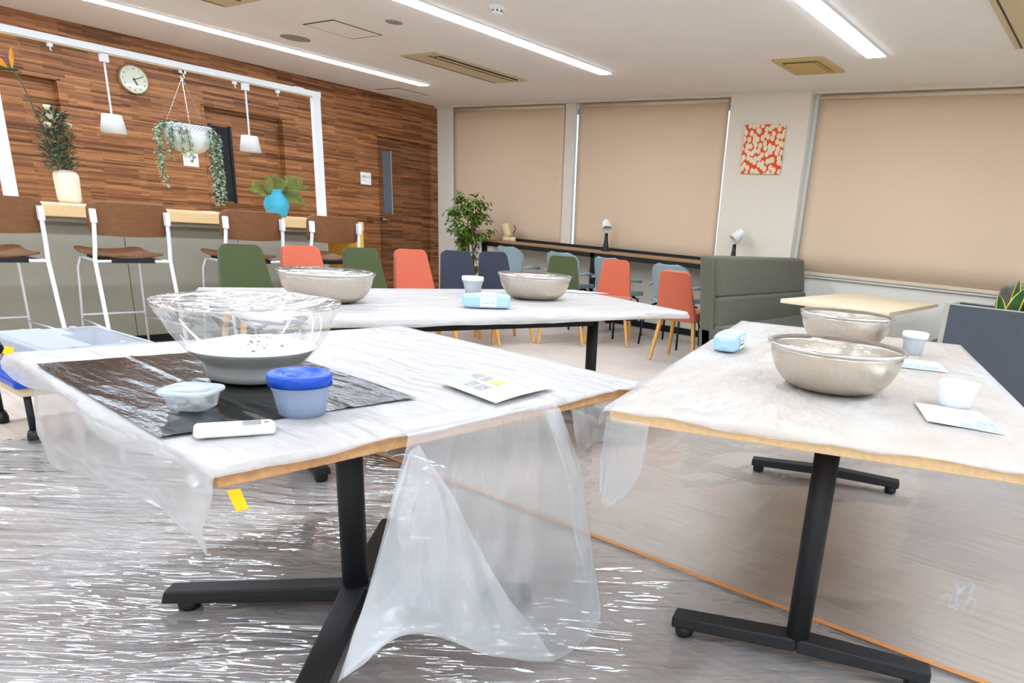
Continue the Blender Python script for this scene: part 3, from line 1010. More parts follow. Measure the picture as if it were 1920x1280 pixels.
# picture on the pillar
o = MB().box(-.222, .222, -.012, .012, -.232, .232).build('fabric_picture', 'oval', None, loc=(-3.375, YW - .11 - .013, 2.0), bevel=.004)
tag(o, 'orange and cream fabric picture of overlapping ovals on the pillar', 'picture')

# ================================================================== WINDOW COUNTER
t = thing('window_counter', 'narrow wooden counter with black frame under the window blinds', 'counter', (-7.03, 6.62, 0))
LW = 3.75
MB().box(0, LW, 0, .38, .835, .862).build('counter_top', 'counter_brown', t, bevel=.003)
MB().box(0, LW, .385, .41, .835, .895).build('back_rail', 'black', t)
MB().box(0, LW, -.004, .03, .785, .834).build('front_rail', 'black', t)
for x in (0.0, 1.80, 3.70):
    MB().box(x, x + .05, -.004, .046, 0, .834).build('leg', 'black', t)
    MB().box(x, x + .05, .35, .40, 0, .834).build('leg', 'black', t)
    MB().box(x, x + .05, .0, .4, .80, .834).build('side_rail', 'black', t)


def desk_lamp(x, y, label, rz, tilt):
    t = thing('desk_lamp', label, 'lamp', (x, y, .862), rz)
    MB().lathe([(0, 0), (.055, 0), (.056, .012), (.04, .022), (.032, .05), (.022, .12), (.018, .20), (.0, .202)], 24).build('base', 'blackgloss', t, True)
    MB().tube([(0, 0, .2), (0, 0, .225)], .009, 8).build('neck', 'cream_metal', t, True)
    MB().lathe([(0, .125), (.036, .125), (.042, .12), (.060, 0), (.057, 0), (.038, .112), (0, .115)], 24).build('lamp_shade', 'white_shade', t, True, loc=(.012, 0, .245), rot=(0, tilt, 0))
    MB().lathe([(0, .03), (.016, .035), (.022, .055), (.012, .09), (.01, .11)], 12).build('bulb', 'cream_metal', t, True, loc=(.012, 0, .245), rot=(0, tilt, 0))

desk_lamp(-5.155, 6.80, 'black and white desk lamp in the middle of the window counter', -.7, -.75)
desk_lamp(-3.49, 6.82, 'black and white desk lamp showing above the green sofa', -2.3, -.75)
# cream speaker-like lamp at the end of the counter
t = thing('cream_lamp', 'cream adjustable spot lamp lying on the left end of the window counter', 'lamp', (-6.75, 6.80, .862))
MB().lathe([(0, 0), (.075, 0), (.078, .02), (.07, .05), (.03, .058), (0, .058)], 24, sx=1.1).build('base', 'cream_metal', t, True)
MB().lathe([(0, 0), (.05, .0), (.056, .02), (.066, .14), (.07, .15), (.062, .15), (.052, .03), (0, .02)], 24).build('lamp_head', 'cream_metal', t, True, loc=(.015, 0, .055), rot=(0, -.42, 0))
MB().lathe([(0, 0), (.038, 0), (.042, .02), (.036, .055), (0, .056)], 20).build('knob', 'cream_metal', t, True, loc=(.11, -.02, .0))
MB().tube([(.055, .05, .1), (.09, .05, .16), (.06, .05, .2)], .006, 6).build('bracket', 'slot', t, True)
MB().tube([(.14, 0, .04), (.19, .03, .02), (.24, .08, .004)], .004, 6).build('cord', 'black', t, True)


# pale blue window chairs
def make_blue(label):
    """local: sitter faces +y"""
    t = thing('window_chair', label, 'chair', group='pale blue chairs at the window counter')
    rows = rrows(.33, .17, .235, .06, .12, 7, 5)
    MB().plate(rows, 16, lambda x, tt: (x, .085 * (x / .235) ** 2 * 1.6 - .05 * (tt / .33) - .19, .49 + tt), .035).build('backrest', 'lightblue', t, True, bevel=.01)
    rows = rrows(.43, .20, .235, .07, .07, 6, 5)
    MB().plate(rows, 12, lambda x, tt: (x, tt - .2, .455 + .012 * (x / .23) ** 2), .045).build('seat', 'lightblue', t, True, bevel=.012)
    for s in (1, -1):
        MB().tube([(s * .235, -.14, .60), (s * .27, -.02, .615), (s * .26, .10, .60)], [.012, .02, .016], 8).build('armrest', 'lightblue', t, True)
        MB().tube([(s * .10, -.1, .43), (s * .18, -.2, .40), (s * .215, -.27, .2), (s * .225, -.29, 0)], .011, 8).build('leg', 'black', t, True)
        MB().tube([(s * .10, .1, .43), (s * .18, .16, .40), (s * .215, .20, .2), (s * .225, .21, 0)], .011, 8).build('leg', 'black', t, True)
    MB().box(-.16, .16, -.12, .14, .415, .432).build('seat_plate', 'black', t)
    return t

b0 = make_blue('pale blue chair at the window counter below the cream lamp')
b0.location = (-6.12, 6.36, 0); b0.rotation_euler = (0, 0, -.08)
dup(b0, (-5.33, 6.36, 0), .1, 'pale blue chair behind the green chair at the window counter')
dup(b0, (-4.62, 6.33, 0), -.05, 'pale blue chair behind the left of the two coral chairs near the sofa')
dup(b0, (-3.86, 6.33, 0), .05, 'pale blue chair behind the coral chair beside the green sofa')

# ficus
t = thing('ficus_tree', 'leafy potted ficus tree in the corner by the window counter', 'plant', (-7.02, 6.42, 0))
MB().lathe([(0, 0), (.13, 0), (.15, .02), (.175, .28), (.18, .30), (.165, .30), (.155, .26), (0, .25)], 28).build('pot', 'ceramic', t, True)
MB().lathe([(0, .262), (.155, .262)], 20).build('soil', 'soil', t)
trunks = [[(.0, 0, .25), (-.02, .0, .55), (-.05, 0, .9), (-.06, 0, 1.2), (-.05, 0, 1.36)], [(.03, .02, .25), (.03, .02, .6), (.02, 0, .85), (.06, 0, 1.1)], [(-.02, -.02, .25), (-.0, -.04, .7), (-.08, -.05, 1.0)]]
for tr in trunks:
    MB().tube(tr, [.012, .011, .009, .007, .005][:len(tr)], 7).build('trunk', 'bark', t, True)
lm = MB(); br = MB()
for k in range(105):
    z = random.choice([random.uniform(.95, 1.42), random.uniform(.85, 1.38), random.uniform(.45, 1.0)])
    a = random.uniform(0, 2 * PI)
    R = random.uniform(.5, 1.1) * (.25 * math.sin(PI * min(.9, max(0.12, (z - .6) / 1.0))) + .05 if z > .9 else .15)
    base = Vector((-.03 + .03 * math.cos(a), .02 * math.sin(a), z - .06))
    tip = base + Vector((math.cos(a) * R, math.sin(a) * R * .9, random.uniform(-.02, .10)))
    br.tube([base, base.lerp(tip, .5) + Vector((0, 0, .02)), tip], .0022, 4)
    for j in range(15):
        f = random.uniform(.3, 1.05)
        p = base.lerp(tip, f) + Vector((random.uniform(-.03, .03), random.uniform(-.03, .03), random.uniform(-.03, .03)))
        th = a + random.uniform(-1.4, 1.4)
        leaf(lm, p, (math.cos(th), math.sin(th), random.uniform(-1.1, .3)), (0, 0, 1), random.uniform(.05, .08), random.uniform(.026, .036), 4, .2)
br.build('branches', 'bark', t)['kind'] = 'stuff'
o = lm.build('foliage', 'ficus', t); o['kind'] = 'stuff'


# ================================================================== UPHOLSTERED CHAIRS
def make_chair(label, col):
    """local: sitter faces +x, origin under seat centre"""
    t = thing('side_chair', label, 'chair')
    rows = rrows(.40, .185, .136, .03, .04, 5, 6)
    MB().plate(rows, 10, lambda x, tt: (-.20 - .10 * (tt / .40) + .02 * (x / .2) ** 2, x, .43 + .385 * (tt / .40)), .045).build('backrest', col, t, True, bevel=.014)
    rows = rrows(.45, .20, .215, .04, .06, 5, 5)
    MB().plate(rows, 10, lambda x, tt: (-.215 + tt, x, .425 + .012 * math.sin(tt / .45 * 2.5)), .07).build('seat', col, t, True, bevel=.02)
    for (sx, sy) in ((1, 1), (1, -1), (-1, 1), (-1, -1)):
        MB().bar((sx * .15, sy * .155, .405), (sx * .215, sy * .215, 0), .045, .035, .026, .024).build('leg', 'oakleg', t, bevel=.005)
    MB().box(-.16, .16, -.16, .16, .375, .395).build('seat_frame', 'oakleg', t)
    return t

GC = 'upholstered side chairs with oak legs'
c_green = make_chair('olive green chair behind the left end of the back table', 'green'); c_green['group'] = GC
c_green.location = (-5.01, 2.62, 0); c_green.rotation_euler = (0, 0, -.15)
CH = [('coral', (-5.05, 3.08), -.2, 'coral chair between two olive green chairs behind the back table'),
      ('green', (-4.99, 3.56), -.22, 'olive green chair in front of the last bar stool, between coral chairs'),
      ('coral', (-4.97, 4.02), -.28, 'coral chair in front of the last walnut door'),
      ('navy', (-4.94, 4.49), -.33, 'navy chair directly left of the ficus trunk'),
      ('navy', (-4.93, 4.94), -.36, 'navy chair to the right of the ficus trunk'),
      ('green', (-4.59, 5.39), -.85, 'olive green chair in front of the pale blue window chairs'),
      ('coral', (-4.30, 5.81), -1.05, 'coral chair beside the black leg of the back table'),
      ('coral', (-3.30, 5.60), 1.72, 'coral chair turned away beside the green sofa')]
for (c, p, r, lab) in CH:
    dup(c_green, (p[0], p[1], 0), r, lab, GC, {'backrest': c, 'seat': c})

# ================================================================== BOOTH


def make_sofa(label, loc, rz):
    """local: backrest along y, sitter faces +x, origin at near end of back foot, length L"""
    L = 1.86
    t = thing('booth_sofa', label, 'sofa', loc, rz)
    def wedge(z0, z1, x0, x1a, x1b, y0, y1):
        return [(x0 + .03 * 0, y0, z0), (x1a, y0, z0), (x1a, y1, z0), (x0, y1, z0), (x0 - .0, y0, z1), (x1b, y0, z1), (x1b, y1, z1), (x0, y1, z1)]
    MB().quadbox([(-.03, 0, .012), (.62, 0, .012), (.62, .05, .012), (-.03, .05, .012), (-.07, 0, .40), (.62, 0, .40), (.62, .05, .40), (-.07, .05, .40)]).build('seat_side', 'sofa', t, bevel=.01)
    MB().quadbox([(-.025, 0, .012), (.10, 0, .012), (.10, L, .012), (-.025, L, .012), (-.13, 0, .98), (.0, 0, .98), (.0, L, .98), (-.13, L, .98)]).build('back_shell', 'sofa', t, bevel=.03, seg=3)
    MB().quadbox(wedge(.66, .975, -.02, .085, .035, .03, L - .01)).build('upper_back_cushion', 'sofa', t, True, bevel=.05, seg=6)
    MB().quadbox(wedge(.42, .665, .02, .125, .10, .03, L - .01)).build('lower_back_cushion', 'sofa', t, bevel=.03, seg=4)
    MB().box(.05, .60, .05, L, .06, .34).build('seat_base', 'sofa', t, bevel=.01)
    MB().box(.05, .64, .012, L, .33, .44).build('seat_cushion', 'sofa', t, bevel=.035, seg=4)
    for (x, y) in ((.0, .06), (.55, .06), (.0, L - .06), (.55, L - .06)):
        MB().box(x, x + .04, y - .02, y + .02, 0, .065).build('foot', 'black', t)
    return t

make_sofa('grey green high back booth sofa facing the pale table', (-2.78, 5.09, 0), 0)
make_sofa('grey green booth sofa behind the charcoal planter', (-0.64, 6.95, 0), PI)

t = thing('booth_table', 'pale wood table between the two booth sofas', 'table', (-1.73, 5.82, 0))
MB().box(-.42, .40, -.76, .76, .69, .72).build('table_top', 'booth_top', t, bevel=.002)
for y in (-.45, .45):
    MB().tube([(0, y, .02), (0, y, .69)], .035, 16).build('leg', 'black', t, True)
    MB().lathe([(0, 0), (.2, 0), (.2, .012), (.05, .025), (0, .025)], 28, (0, y, 0)).build('base_plate', 'black', t, True)
    MB().box(-.28, .28, y - .03, y + .03, .665, .69).build('top_bracket', 'black', t)
MB().box(-.03, .03, -.45, .45, .655, .688).build('beam', 'black', t)

# planter partition
t = thing('planter_box', 'charcoal partition planter box at the right edge', 'planter', (-.885, 4.55, 0))
PW, PD, PH = 2.2, .33, .86
MB().box(.03, PW, 0, .022, 0, PH - .006).build('front_panel', 'planter', t)
MB().box(.03, PW, PD - .022, PD, 0, PH - .006).build('back_panel', 'planter', t)
MB().box(0, .03, 0, PD, 0, PH).build('end_panel', 'planter_edge', t)
MB().box(PW, PW + .03, 0, PD, 0, PH).build('end_panel', 'planter_edge', t)
MB().box(.03, PW, -.001, .024, PH - .006, PH).build('top_edge', 'planter_edge', t)
MB().box(.03, PW, PD - .024, PD + .001, PH - .006, PH).build('top_edge', 'planter_edge', t)
MB().box(.03, PW, .02, PD - .02, PH - .16, PH - .10).build('soil', 'soil', t)


def snake_leaf(parent, x, y, H, w, rz, lean):
    rows = [(0, w * .55), (H * .25, w * .9), (H * .5, w), (H * .75, w * .78), (H * .9, w * .4), (H, .0008)]
    f = lambda k, off: (lambda xx, tt: (xx * k, off + 3.0 * xx * xx + lean[1] * tt * tt, tt) if True else None)
    g = lambda xx, tt: (xx + lean[0] * tt * tt, 2.5 * xx * xx + lean[1] * tt * tt, tt)
    lf = MB().plate([(a, b * .78) for a, b in rows], 6, g, .004).build('leaf', 'snake', parent, True, loc=(x, y, PH - .12), rot=(0, 0, rz))
    MB().plate(rows, 6, lambda xx, tt: (lambda p: (p[0], p[1] + .0008, p[2]))(g(xx, tt)), .0022).build('leaf_edge', 'snake_edge', lf, True)

t = thing('snake_plant', 'snake plant with yellow edged leaves in the charcoal planter', 'plant', (-.545, 4.69, 0))
snake_leaf(t, -.035, -.03, .20, .030, .3, (-1.0, 0))
snake_leaf(t, .010, .03, .285, .030, -.2, (-.1, .2))
snake_leaf(t, .0, -.03, .25, .040, .1, (.9, 0))
snake_leaf(t, .055, .03, .29, .04, -.4, (1.0, .1))
snake_leaf(t, .10, -.02, .28, .036, .5, (.5, -.2))

# ================================================================== TABLES
def table_frame(parent, L, W, beam, bz=.625):
    for s in (-1, 1):
        x = s * (L / 2 - .24)
        MB().tube([(x, 0, .055), (x, 0, .685)], .033, 20).build('leg', 'black', parent, True)
        MB().box(x - .035, x + .035, -.36, .36, .655, .686).build('top_bracket', 'black', parent)
        for q in (-1, 1):
            f = MB().quadbox([(x - .035, q * .36, .035), (x + .035, q * .36, .035), (x + .038, 0, .045), (x - .038, 0, .045), (x - .028, q * .36, .07), (x + .028, q * .36, .07), (x + .032, 0, .085), (x - .032, 0, .085)] if q < 0 else [(x - .038, 0, .045), (x + .038, 0, .045), (x + .035, q * .36, .035), (x - .035, q * .36, .035), (x - .032, 0, .085), (x + .032, 0, .085), (x + .028, q * .36, .07), (x - .028, q * .36, .07)]).build('foot', 'black', parent, bevel=.006)
            MB().lathe([(.0, .002), (.024, .002), (.028, .012), (.026, .04), (0, .04)], 14, (x, q * .325, 0)).build('glide', 'blackgloss', f, True)
    if beam:
        MB().box(-L / 2 + .26, L / 2 - .26, -.03, .03, .578, .686).build('beam', 'black', parent)


def cover_fn(L, W, hang, seed, ripple=.004, nx=70, ny=40, skirt=4, lift=.003, edge_in=0.0):
    """film lying on a table top (local frame, top at TZ) with a short hanging rim of varied length; hang(side, s) -> drop"""
    us = [-1 - (skirt - k) / skirt for k in range(skirt)] + [-1 + 2 * i / nx for i in range(nx + 1)] + [1 + (k + 1) / skirt for k in range(skirt)]
    vs = [-1 - (skirt - k) / skirt for k in range(skirt)] + [-1 + 2 * i / ny for i in range(ny + 1)] + [1 + (k + 1) / skirt for k in range(skirt)]
    verts = []; idx = {}
    for j, v in enumerate(vs):
        for i, u in enumerate(us):
            cu = max(-1, min(1, u)); cv = max(-1, min(1, v))
            x = cu * L / 2; y = cv * W / 2
            eu = abs(u) - 1 if abs(u) > 1 else 0.0
            ev = abs(v) - 1 if abs(v) > 1 else 0.0
            z = TZ + lift
            n1 = noise.noise(Vector((x * 3 + seed, y * 7, seed))); n2 = noise.noise(Vector((x * 9 + seed, y * 16, seed * 2)))
            inner = min(1, min(L / 2 - abs(x), W / 2 - abs(y)) / .05 + .15)
            z += ripple * (1 - abs(n1) * 2 + .5 * n2) * inner + ripple * .5
            if eu or ev:
                dr = 0; ox = oy = 0
                if eu:
                    h = hang('x+' if u > 0 else 'x-', cv)
                    dr = max(dr, eu * h); ox = (1 if u > 0 else -1) * (.010 + .012 * n2) * min(1, eu * 2)
                if ev:
                    h = hang('y+' if v > 0 else 'y-', cu)
                    dr = max(dr, ev * h); oy = (1 if v > 0 else -1) * (.010 + .012 * n1) * min(1, ev * 2)
                z = TZ + lift - dr + .002 * n2
                x += ox; y += oy
            verts.append((x, y, z))
    nxx = len(us)
    faces = [(j * nxx + i, j * nxx + i + 1, (j + 1) * nxx + i + 1, (j + 1) * nxx + i) for j in range(len(vs) - 1) for i in range(nxx - 1)]
    mb = MB(); mb.v = verts; mb.f = faces
    return mb


def patchy(seed, lo, hi, f=5.0):
    def g(side, s):
        k = {'x+': 1, 'x-': 2, 'y+': 3, 'y-': 4}[side]
        n = noise.noise(Vector((s * f, seed, k * 7.3))) * .7 + noise.noise(Vector((s * f * 2.6, seed + 3, k * 3.1))) * .35
        return lo + (hi - lo) * max(0, min(1, .5 + n))
    return g


# --- table 1 (front left, square)
T1C, T1R = (-1.682, 1.092), math.radians(-2.5)
t1 = thing('work_table', 'square oak table at the front left with the flour bowl', 'table', (T1C[0], T1C[1], 0), T1R)
MB().box(-.565, .565, -.565, .565, .687, .719).build('table_top', 'oak', t1, bevel=.003)
MB().tube([(0, 0, .06), (0, 0, .68)], .036, 24).build('leg', 'black', t1, True)
MB().box(-.25, .25, -.25, .25, .672, .688).build('top_plate', 'black', t1)
for (ax, ay) in ((-1, -1), (1, -1), (1, 1), (-1, 1)):
    a = math.atan2(ay, ax)
    f = MB().quadbox([(.0, -.038, .04), (.52, -.036, .03), (.52, .036, .03), (.0, .038, .04), (0, -.034, .085), (.512, -.03, .066), (.512, .03, .066), (0, .034, .085)]).build('foot', 'black', t1, bevel=.006, rot=(0, 0, a))
    MB().lathe([(0, .002), (.026, .002), (.03, .012), (.028, .04), (0, .04)], 14, (.46, 0, 0)).build('glide', 'blackgloss', f, True)


def hang1(side, s):
    if side == 'x+':      # long front edge: wood shows in places
        return patchy(2.2, .0, .014, 4.5)(side, s)
    if side == 'y-':
        return .035 + .015 * math.sin(s * 6)
    return patchy(1.1, .02, .06)(side, s)

o = cover_fn(1.145, 1.145, hang1, 3.1, .004).build('table_cover', 'cover', None, True, loc=(T1C[0], T1C[1], 0), rot=(0, 0, T1R))
tag(o, 'white translucent plastic sheet covering the front left table', 'plastic cover')

# --- table 2 (back)
u2 = Vector((.2588, .9659)).normalized(); n2v = Vector((-u2.y, u2.x))
A2 = Vector((-2.535, 1.315))
L2, W2 = 2.15, 1.08
C2 = A2 + u2 * (L2 / 2) + n2v * (W2 / 2)
R2 = math.atan2(u2.y, u2.x)
t2 = thing('work_table', 'long table at the back under a white sheet, two steel bowls on it', 'table', (C2.x, C2.y, 0), R2)
MB().box(-L2 / 2 + .02, L2 / 2 - .02, -W2 / 2 + .02, W2 / 2 - .02, .687, .719).build('table_top', 'oaktop', t2, bevel=.003)
table_frame(t2, L2, W2, True)
o = cover_fn(L2, W2, patchy(5.5, .022, .036, 2.5), 7.7, .004, 90, 46).build('table_cover', 'cover', None, True, loc=(C2.x, C2.y, 0), rot=(0, 0, R2))
tag(o, 'white plastic sheet wrapped over the back table', 'plastic cover')

# --- table 3 (right)
u3 = Vector((-.3036, .9528)); v3 = Vector((.9528, .3036))
L3, W3 = 2.13, 1.07
C3 = Vector((-.982, 1.333)) + u3 * (L3 / 2) + v3 * (W3 / 2)
R3 = math.atan2(u3.y, u3.x)
t3 = thing('work_table', 'long oak table on the right with two steel bowls', 'table', (C3.x, C3.y, 0), R3)
MB().box(-L3 / 2 + .008, L3 / 2 - .008, -W3 / 2 + .008, W3 / 2 - .008, .687, .719).build('table_top', 'oaktop', t3, bevel=.003)
table_frame(t3, L3, W3, False)


def hang3(side, s):
    if side == 'x-':
        return patchy(9.3, .0, .018, 2.6)(side, s)
    return patchy(4.4, .02, .06, 3)(side, s)

o = cover_fn(L3, W3, hang3, 11.3, .004, 90, 46).build('table_cover', 'cover_warm', None, True, loc=(C3.x, C3.y, 0), rot=(0, 0, R3))
tag(o, 'thin white plastic sheet covering the right table', 'plastic cover')


# ---- hanging drapes
def catmull(p, t):
    n = len(p) - 1
    x = t * n; i = min(n - 1, int(x)); f = x - i
    P = [Vector(p[max(0, min(n, i + k))]) for k in (-1, 0, 1, 2)]
    return .5 * ((2 * P[1]) + (P[2] - P[0]) * f + (2 * P[0] - 5 * P[1] + 4 * P[2] - P[3]) * f * f + (3 * P[1] - P[0] - 3 * P[2] + P[3]) * f ** 3)


def drape(rows, nu, nv, name, mat, label, amp=.012, seed=0.0, nrm=(1, 0, 0), fx=5.0, fz=1.6, parent=None, sk=0.0):
    cols = [[catmull(r, i / nu) for i in range(nu + 1)] for r in rows]
    nv3 = Vector(nrm)
    mb = MB()
    def fn(a, b):
        i = round(a * nu)
        p = catmull([c[i] for c in cols], b)
        aa = a - sk * b
        w = (1 - 2 * abs(noise.noise(Vector((aa * fx + seed, b * fz, seed))))) * .7 + .5 * noise.noise(Vector((aa * fx * 2.3 - b * 1.5, b * fz * 1.5, seed + 5)))
        return p + nv3 * (amp * w * min(1, b * 4 + .1))
    mb.grid(fn, nu, nv)
    o = mb.build(name, mat, parent, True)
    return o if parent else tag(o, label, 'plastic sheet')

t = thing('hanging_sheet', 'milky plastic sheet hanging from the front left table down to the floor', 'plastic sheet', (0, 0, 0))
drape([[(-1.17, .86, .729), (-1.16, .97, .729), (-1.155, 1.10, .729), (-1.15, 1.24, .729)],
       [(-1.105, .84, .726), (-1.10, .965, .726), (-1.098, 1.11, .726), (-1.095, 1.255, .726)],
       [(-1.085, .829, .709), (-1.083, .959, .709), (-1.08, 1.112, .711), (-1.078, 1.261, .715)],
       [(-1.06, .772, .615), (-1.06, .923, .581), (-1.06, 1.096, .566), (-1.06, 1.329, .527)],
       [(-1.04, .737, .562), (-1.05, .914, .478), (-1.05, 1.108, .424), (-1.05, 1.362, .377)],
       [(-1.0, .668, .48), (-1.02, .819, .414), (-1.03, 1.073, .304), (-1.04, 1.387, .236)],
       [(-.97, .611, .423), (-.98, .712, .412), (-1.0, .869, .325), (-1.02, 1.066, .196), (-1.03, 1.41, .101)],
       [(-.95, .572, .373), (-.95, .633, .391), (-.97, .716, .39), (-.98, .803, .344), (-.99, .953, .218), (-1.0, 1.186, .07), (-1.02, 1.373, .054)]],
      70, 70, 'sheet', 'drape', '', .012, 1.3, fx=3.5, fz=1.1, parent=t, sk=-.5)
drape([[(-1.07, .825, .70), (-1.07, .845, .708)],
       [(-1.045, .763, .622), (-1.045, .831, .62), (-1.045, .903, .597)],
       [(-1.025, .728, .571), (-1.03, .829, .525), (-1.03, .948, .494)],
       [(-.985, .660, .49), (-.99, .82, .413), (-1.0, 1.016, .34)],
       [(-.955, .603, .434), (-.96, .72, .411), (-.97, .901, .304), (-.98, 1.097, .213)],
       [(-.935, .572, .388), (-.935, .623, .401), (-.95, .701, .402), (-.96, .807, .34), (-.97, .948, .223), (-.98, 1.171, .089)]],
      50, 50, 'fold', 'drape', '', .010, 5.3, fx=3.0, fz=1.2, parent=t, sk=-.7)
drape([[(-1.076, 1.215, .714), (-1.072, 1.266, .714)], [(-1.045, 1.275, .53), (-1.05, 1.338, .527)], [(-1.035, 1.30, .375), (-1.04, 1.37, .377)], [(-1.02, 1.34, .24), (-1.03, 1.395, .236)], [(-1.01, 1.36, .11), (-1.02, 1.415, .101)], [(-.995, 1.30, .055), (-1.01, 1.38, .054)]],
      12, 40, 'fold', 'drape', '', .006, 4.4, parent=t)
t.location = (-1.0, 1.0, 0)
for ch in t.children:
    ch.location = (1.0, -1.0, 0)
# left drape of table 1 (side y-)
drape([[(-2.06, .545, .716), (-1.9, .525, .716), (-1.6, .512, .716), (-1.3, .498, .716), (-1.12, .49, .716)],
       [(-2.05, .535, .67), (-1.9, .50, .62), (-1.6, .485, .64), (-1.3, .475, .66), (-1.11, .47, .655)],
       [(-2.04, .53, .63), (-1.87, .49, .555), (-1.55, .475, .60), (-1.28, .465, .63), (-1.10, .46, .60)]],
      60, 18, 'hanging_sheet', 'drape', 'milky sheet edge hanging at the left side of the front left table', .012, 8.1, (0, -1, 0))
# small drapes at the gap between table 1 and table 3
drape([[(-1.112, 1.36, .69), (-1.11, 1.48, .69), (-1.115, 1.62, .69)], [(-1.11, 1.38, .60), (-1.12, 1.5, .58), (-1.12, 1.64, .60)], [(-1.10, 1.40, .555), (-1.12, 1.52, .575), (-1.13, 1.66, .52)]],
      24, 14, 'hanging_sheet', 'drape', 'short sheet flap under the right corner of the front left table', .01, 2.7)
drape([[(-.985, 1.345, .70), (-.93, 1.345, .70), (-.87, 1.362, .70)], [(-.99, 1.34, .60), (-.93, 1.335, .58), (-.87, 1.355, .60)], [(-.985, 1.335, .50), (-.955, 1.33, .47), (-.90, 1.345, .52)]],
      18, 16, 'hanging_sheet', 'drape', 'sheet corner hanging from the left front corner of the right table', .008, 6.2, (-.3, -.95, 0))

# tape pieces
o = MB().grid(lambda a, b: (-1.104 + .006 * a + .006 * b * b, .50 + .018 * a + .008 * b, .697 - .036 * b), 2, 5).build('yellow_tape', 'tape_yellow', None, solid=.0008)
tag(o, 'yellow tape strip hanging under the edge of the front left table', 'tape')
o = MB().grid(lambda a, b: (-2.262 + .006 * a, .535 + .016 * a + .009 * b, .728 + .018 * b - .005 * a), 2, 2).build('yellow_tape', 'tape_yellow', None, solid=.0008)
tag(o, 'small yellow tape piece on the far left table corner', 'tape')

# ================================================================== THINGS ON TABLE 1
ZT = TZ + .0085
# black sheet


def bag(a, b):
    p0 = Vector((-2.075, .548)); p1 = Vector((-1.338, .503)); p2 = Vector((-1.298, 1.022)); p3 = Vector((-2.035, 1.068))
    q = p0.lerp(p1, a).lerp(p3.lerp(p2, a), b)
    z = ZT + .003 + .0010 * (1 - 2 * abs(noise.noise(Vector((q.x * 5, q.y * 20, .5))))) + .0006 * noise.noise(Vector((q.x * 12, q.y * 50, 3)))
    for c in (.36, .68):
        z += .003 * math.exp(-((b - c) / .012) ** 2)
    return (q.x, q.y, max(z, ZT + .0005))

o = MB().grid(bag, 110, 90).build('black_sheet', 'black_bag', None, True)
tag(o, 'shiny black plastic sheet lying on the front left table', 'plastic sheet')
ZB = ZT + .005

# clear bowl with flour
t = thing('mixing_bowl', 'large clear plastic bowl with flour under cling wrap', 'bowl', (-1.672, .852, ZB))
H, R = .178, .186
def bowlprof(R, H, rb, n=14):
    return [(rb + (R - rb) * math.sin(PI / 2 * k / n) ** .9, H * (1 - math.cos(PI / 2 * k / n))) for k in range(n + 1)]
pr = [(0, .002), (.092, .002), (.101, .006), (.105, .02), (.107, .038), (.112, .044), (.124, .056), (.140, .075), (.154, .094), (.166, .113), (.176, .136), (.182, .156), (R, H)]
MB().lathe(pr + [(R + .008, H + .002), (R + .007, H - .004)], 56).build('bowl_wall', 'clear', t, True)
pf = [(r - .004, z) for (r, z) in pr[1:] if z < .076]
fl_r = pf[-1][0]
MB().lathe([(0, .006)] + pf, 48, rfn=lambda tt, z: 1.0).build('floury_side', 'flour_skin', t, True)


def flour(a, b):
    r = fl_r * a; th = 2 * PI * b
    x, y = r * math.cos(th), r * math.sin(th)
    z = .0745 + .026 * (1 - a ** 2) + .006 * noise.noise(Vector((x * 25, y * 25, 1))) * (1 - a ** 4) + .002 * noise.noise(Vector((x * 90, y * 90, 2))) * (1 - a ** 4) + .012 * (x / fl_r) * (1 - a)
    return (x, y, z)

MB().grid(flour, 26, 64).build('flour', 'flour', t, True)
cr = MB()
for k in range(34):
    a = random.uniform(.05, .85) ; b = random.uniform(-.1, .12)
    p = flour(a, b % 1.0)
    s = random.choice([.0014, .0014, .002, .003, .0045])
    cr.lathe([(0, -s), (s, 0), (0, s * .6)], 5, p, sx=random.uniform(.8, 1.8))
cr.build('crumbs', 'crumb', t)


def wrap(parent, R, H, skirt, name='cling_wrap', sag=.012, seed=0.0, sk=None):
    n = 72
    rings = [0.0, .15, .3, .45, .6, .75, .88, .96, 1.0, 1.03]
    mb = MB()
    prof = []
    v0 = []
    for j, q in enumerate(rings):
        for k in range(n):
            a = 2 * PI * k / n
            x, y = R * q * math.cos(a), R * q * math.sin(a)
            z = H + .004 - sag * (1 - q * q) * (.6 + .8 * noise.noise(Vector((math.cos(a) + seed, math.sin(a), seed)))) + .004 * (1 - 2 * abs(noise.noise(Vector((x * 18 + seed, y * 42, seed))))) * (q < 1)
            v0.append((x, y, z))
    for j in range(1, 6):
        for k in range(n):
            a = 2 * PI * k / n
            s = skirt(a) * j / 5
            # follow the bowl wall downwards with little pleats
            rr = R * 1.03 - s * .55 + .006 * noise.noise(Vector((math.cos(a) * 9, math.sin(a) * 9, j * .6 + seed)))
            v0.append((rr * math.cos(a), rr * math.sin(a), H + .002 - s))
    nr = len(rings) + 5
    mb.v = v0
    for j in range(nr - 1):
        for k in range(n):
            k2 = (k + 1) % n
            mb.f.append((j * n + k, j * n + k2, (j + 1) * n + k2, (j + 1) * n + k))
    return mb.build(name, 'wrap', parent, True)

wrap(t, R + .006, H, lambda a: .05 + .035 * noise.noise(Vector((math.cos(a) * 2, math.sin(a) * 2, 4))) + (.06 if math.sin(a - .55) > .9 else 0), sag=.03, seed=2.0)


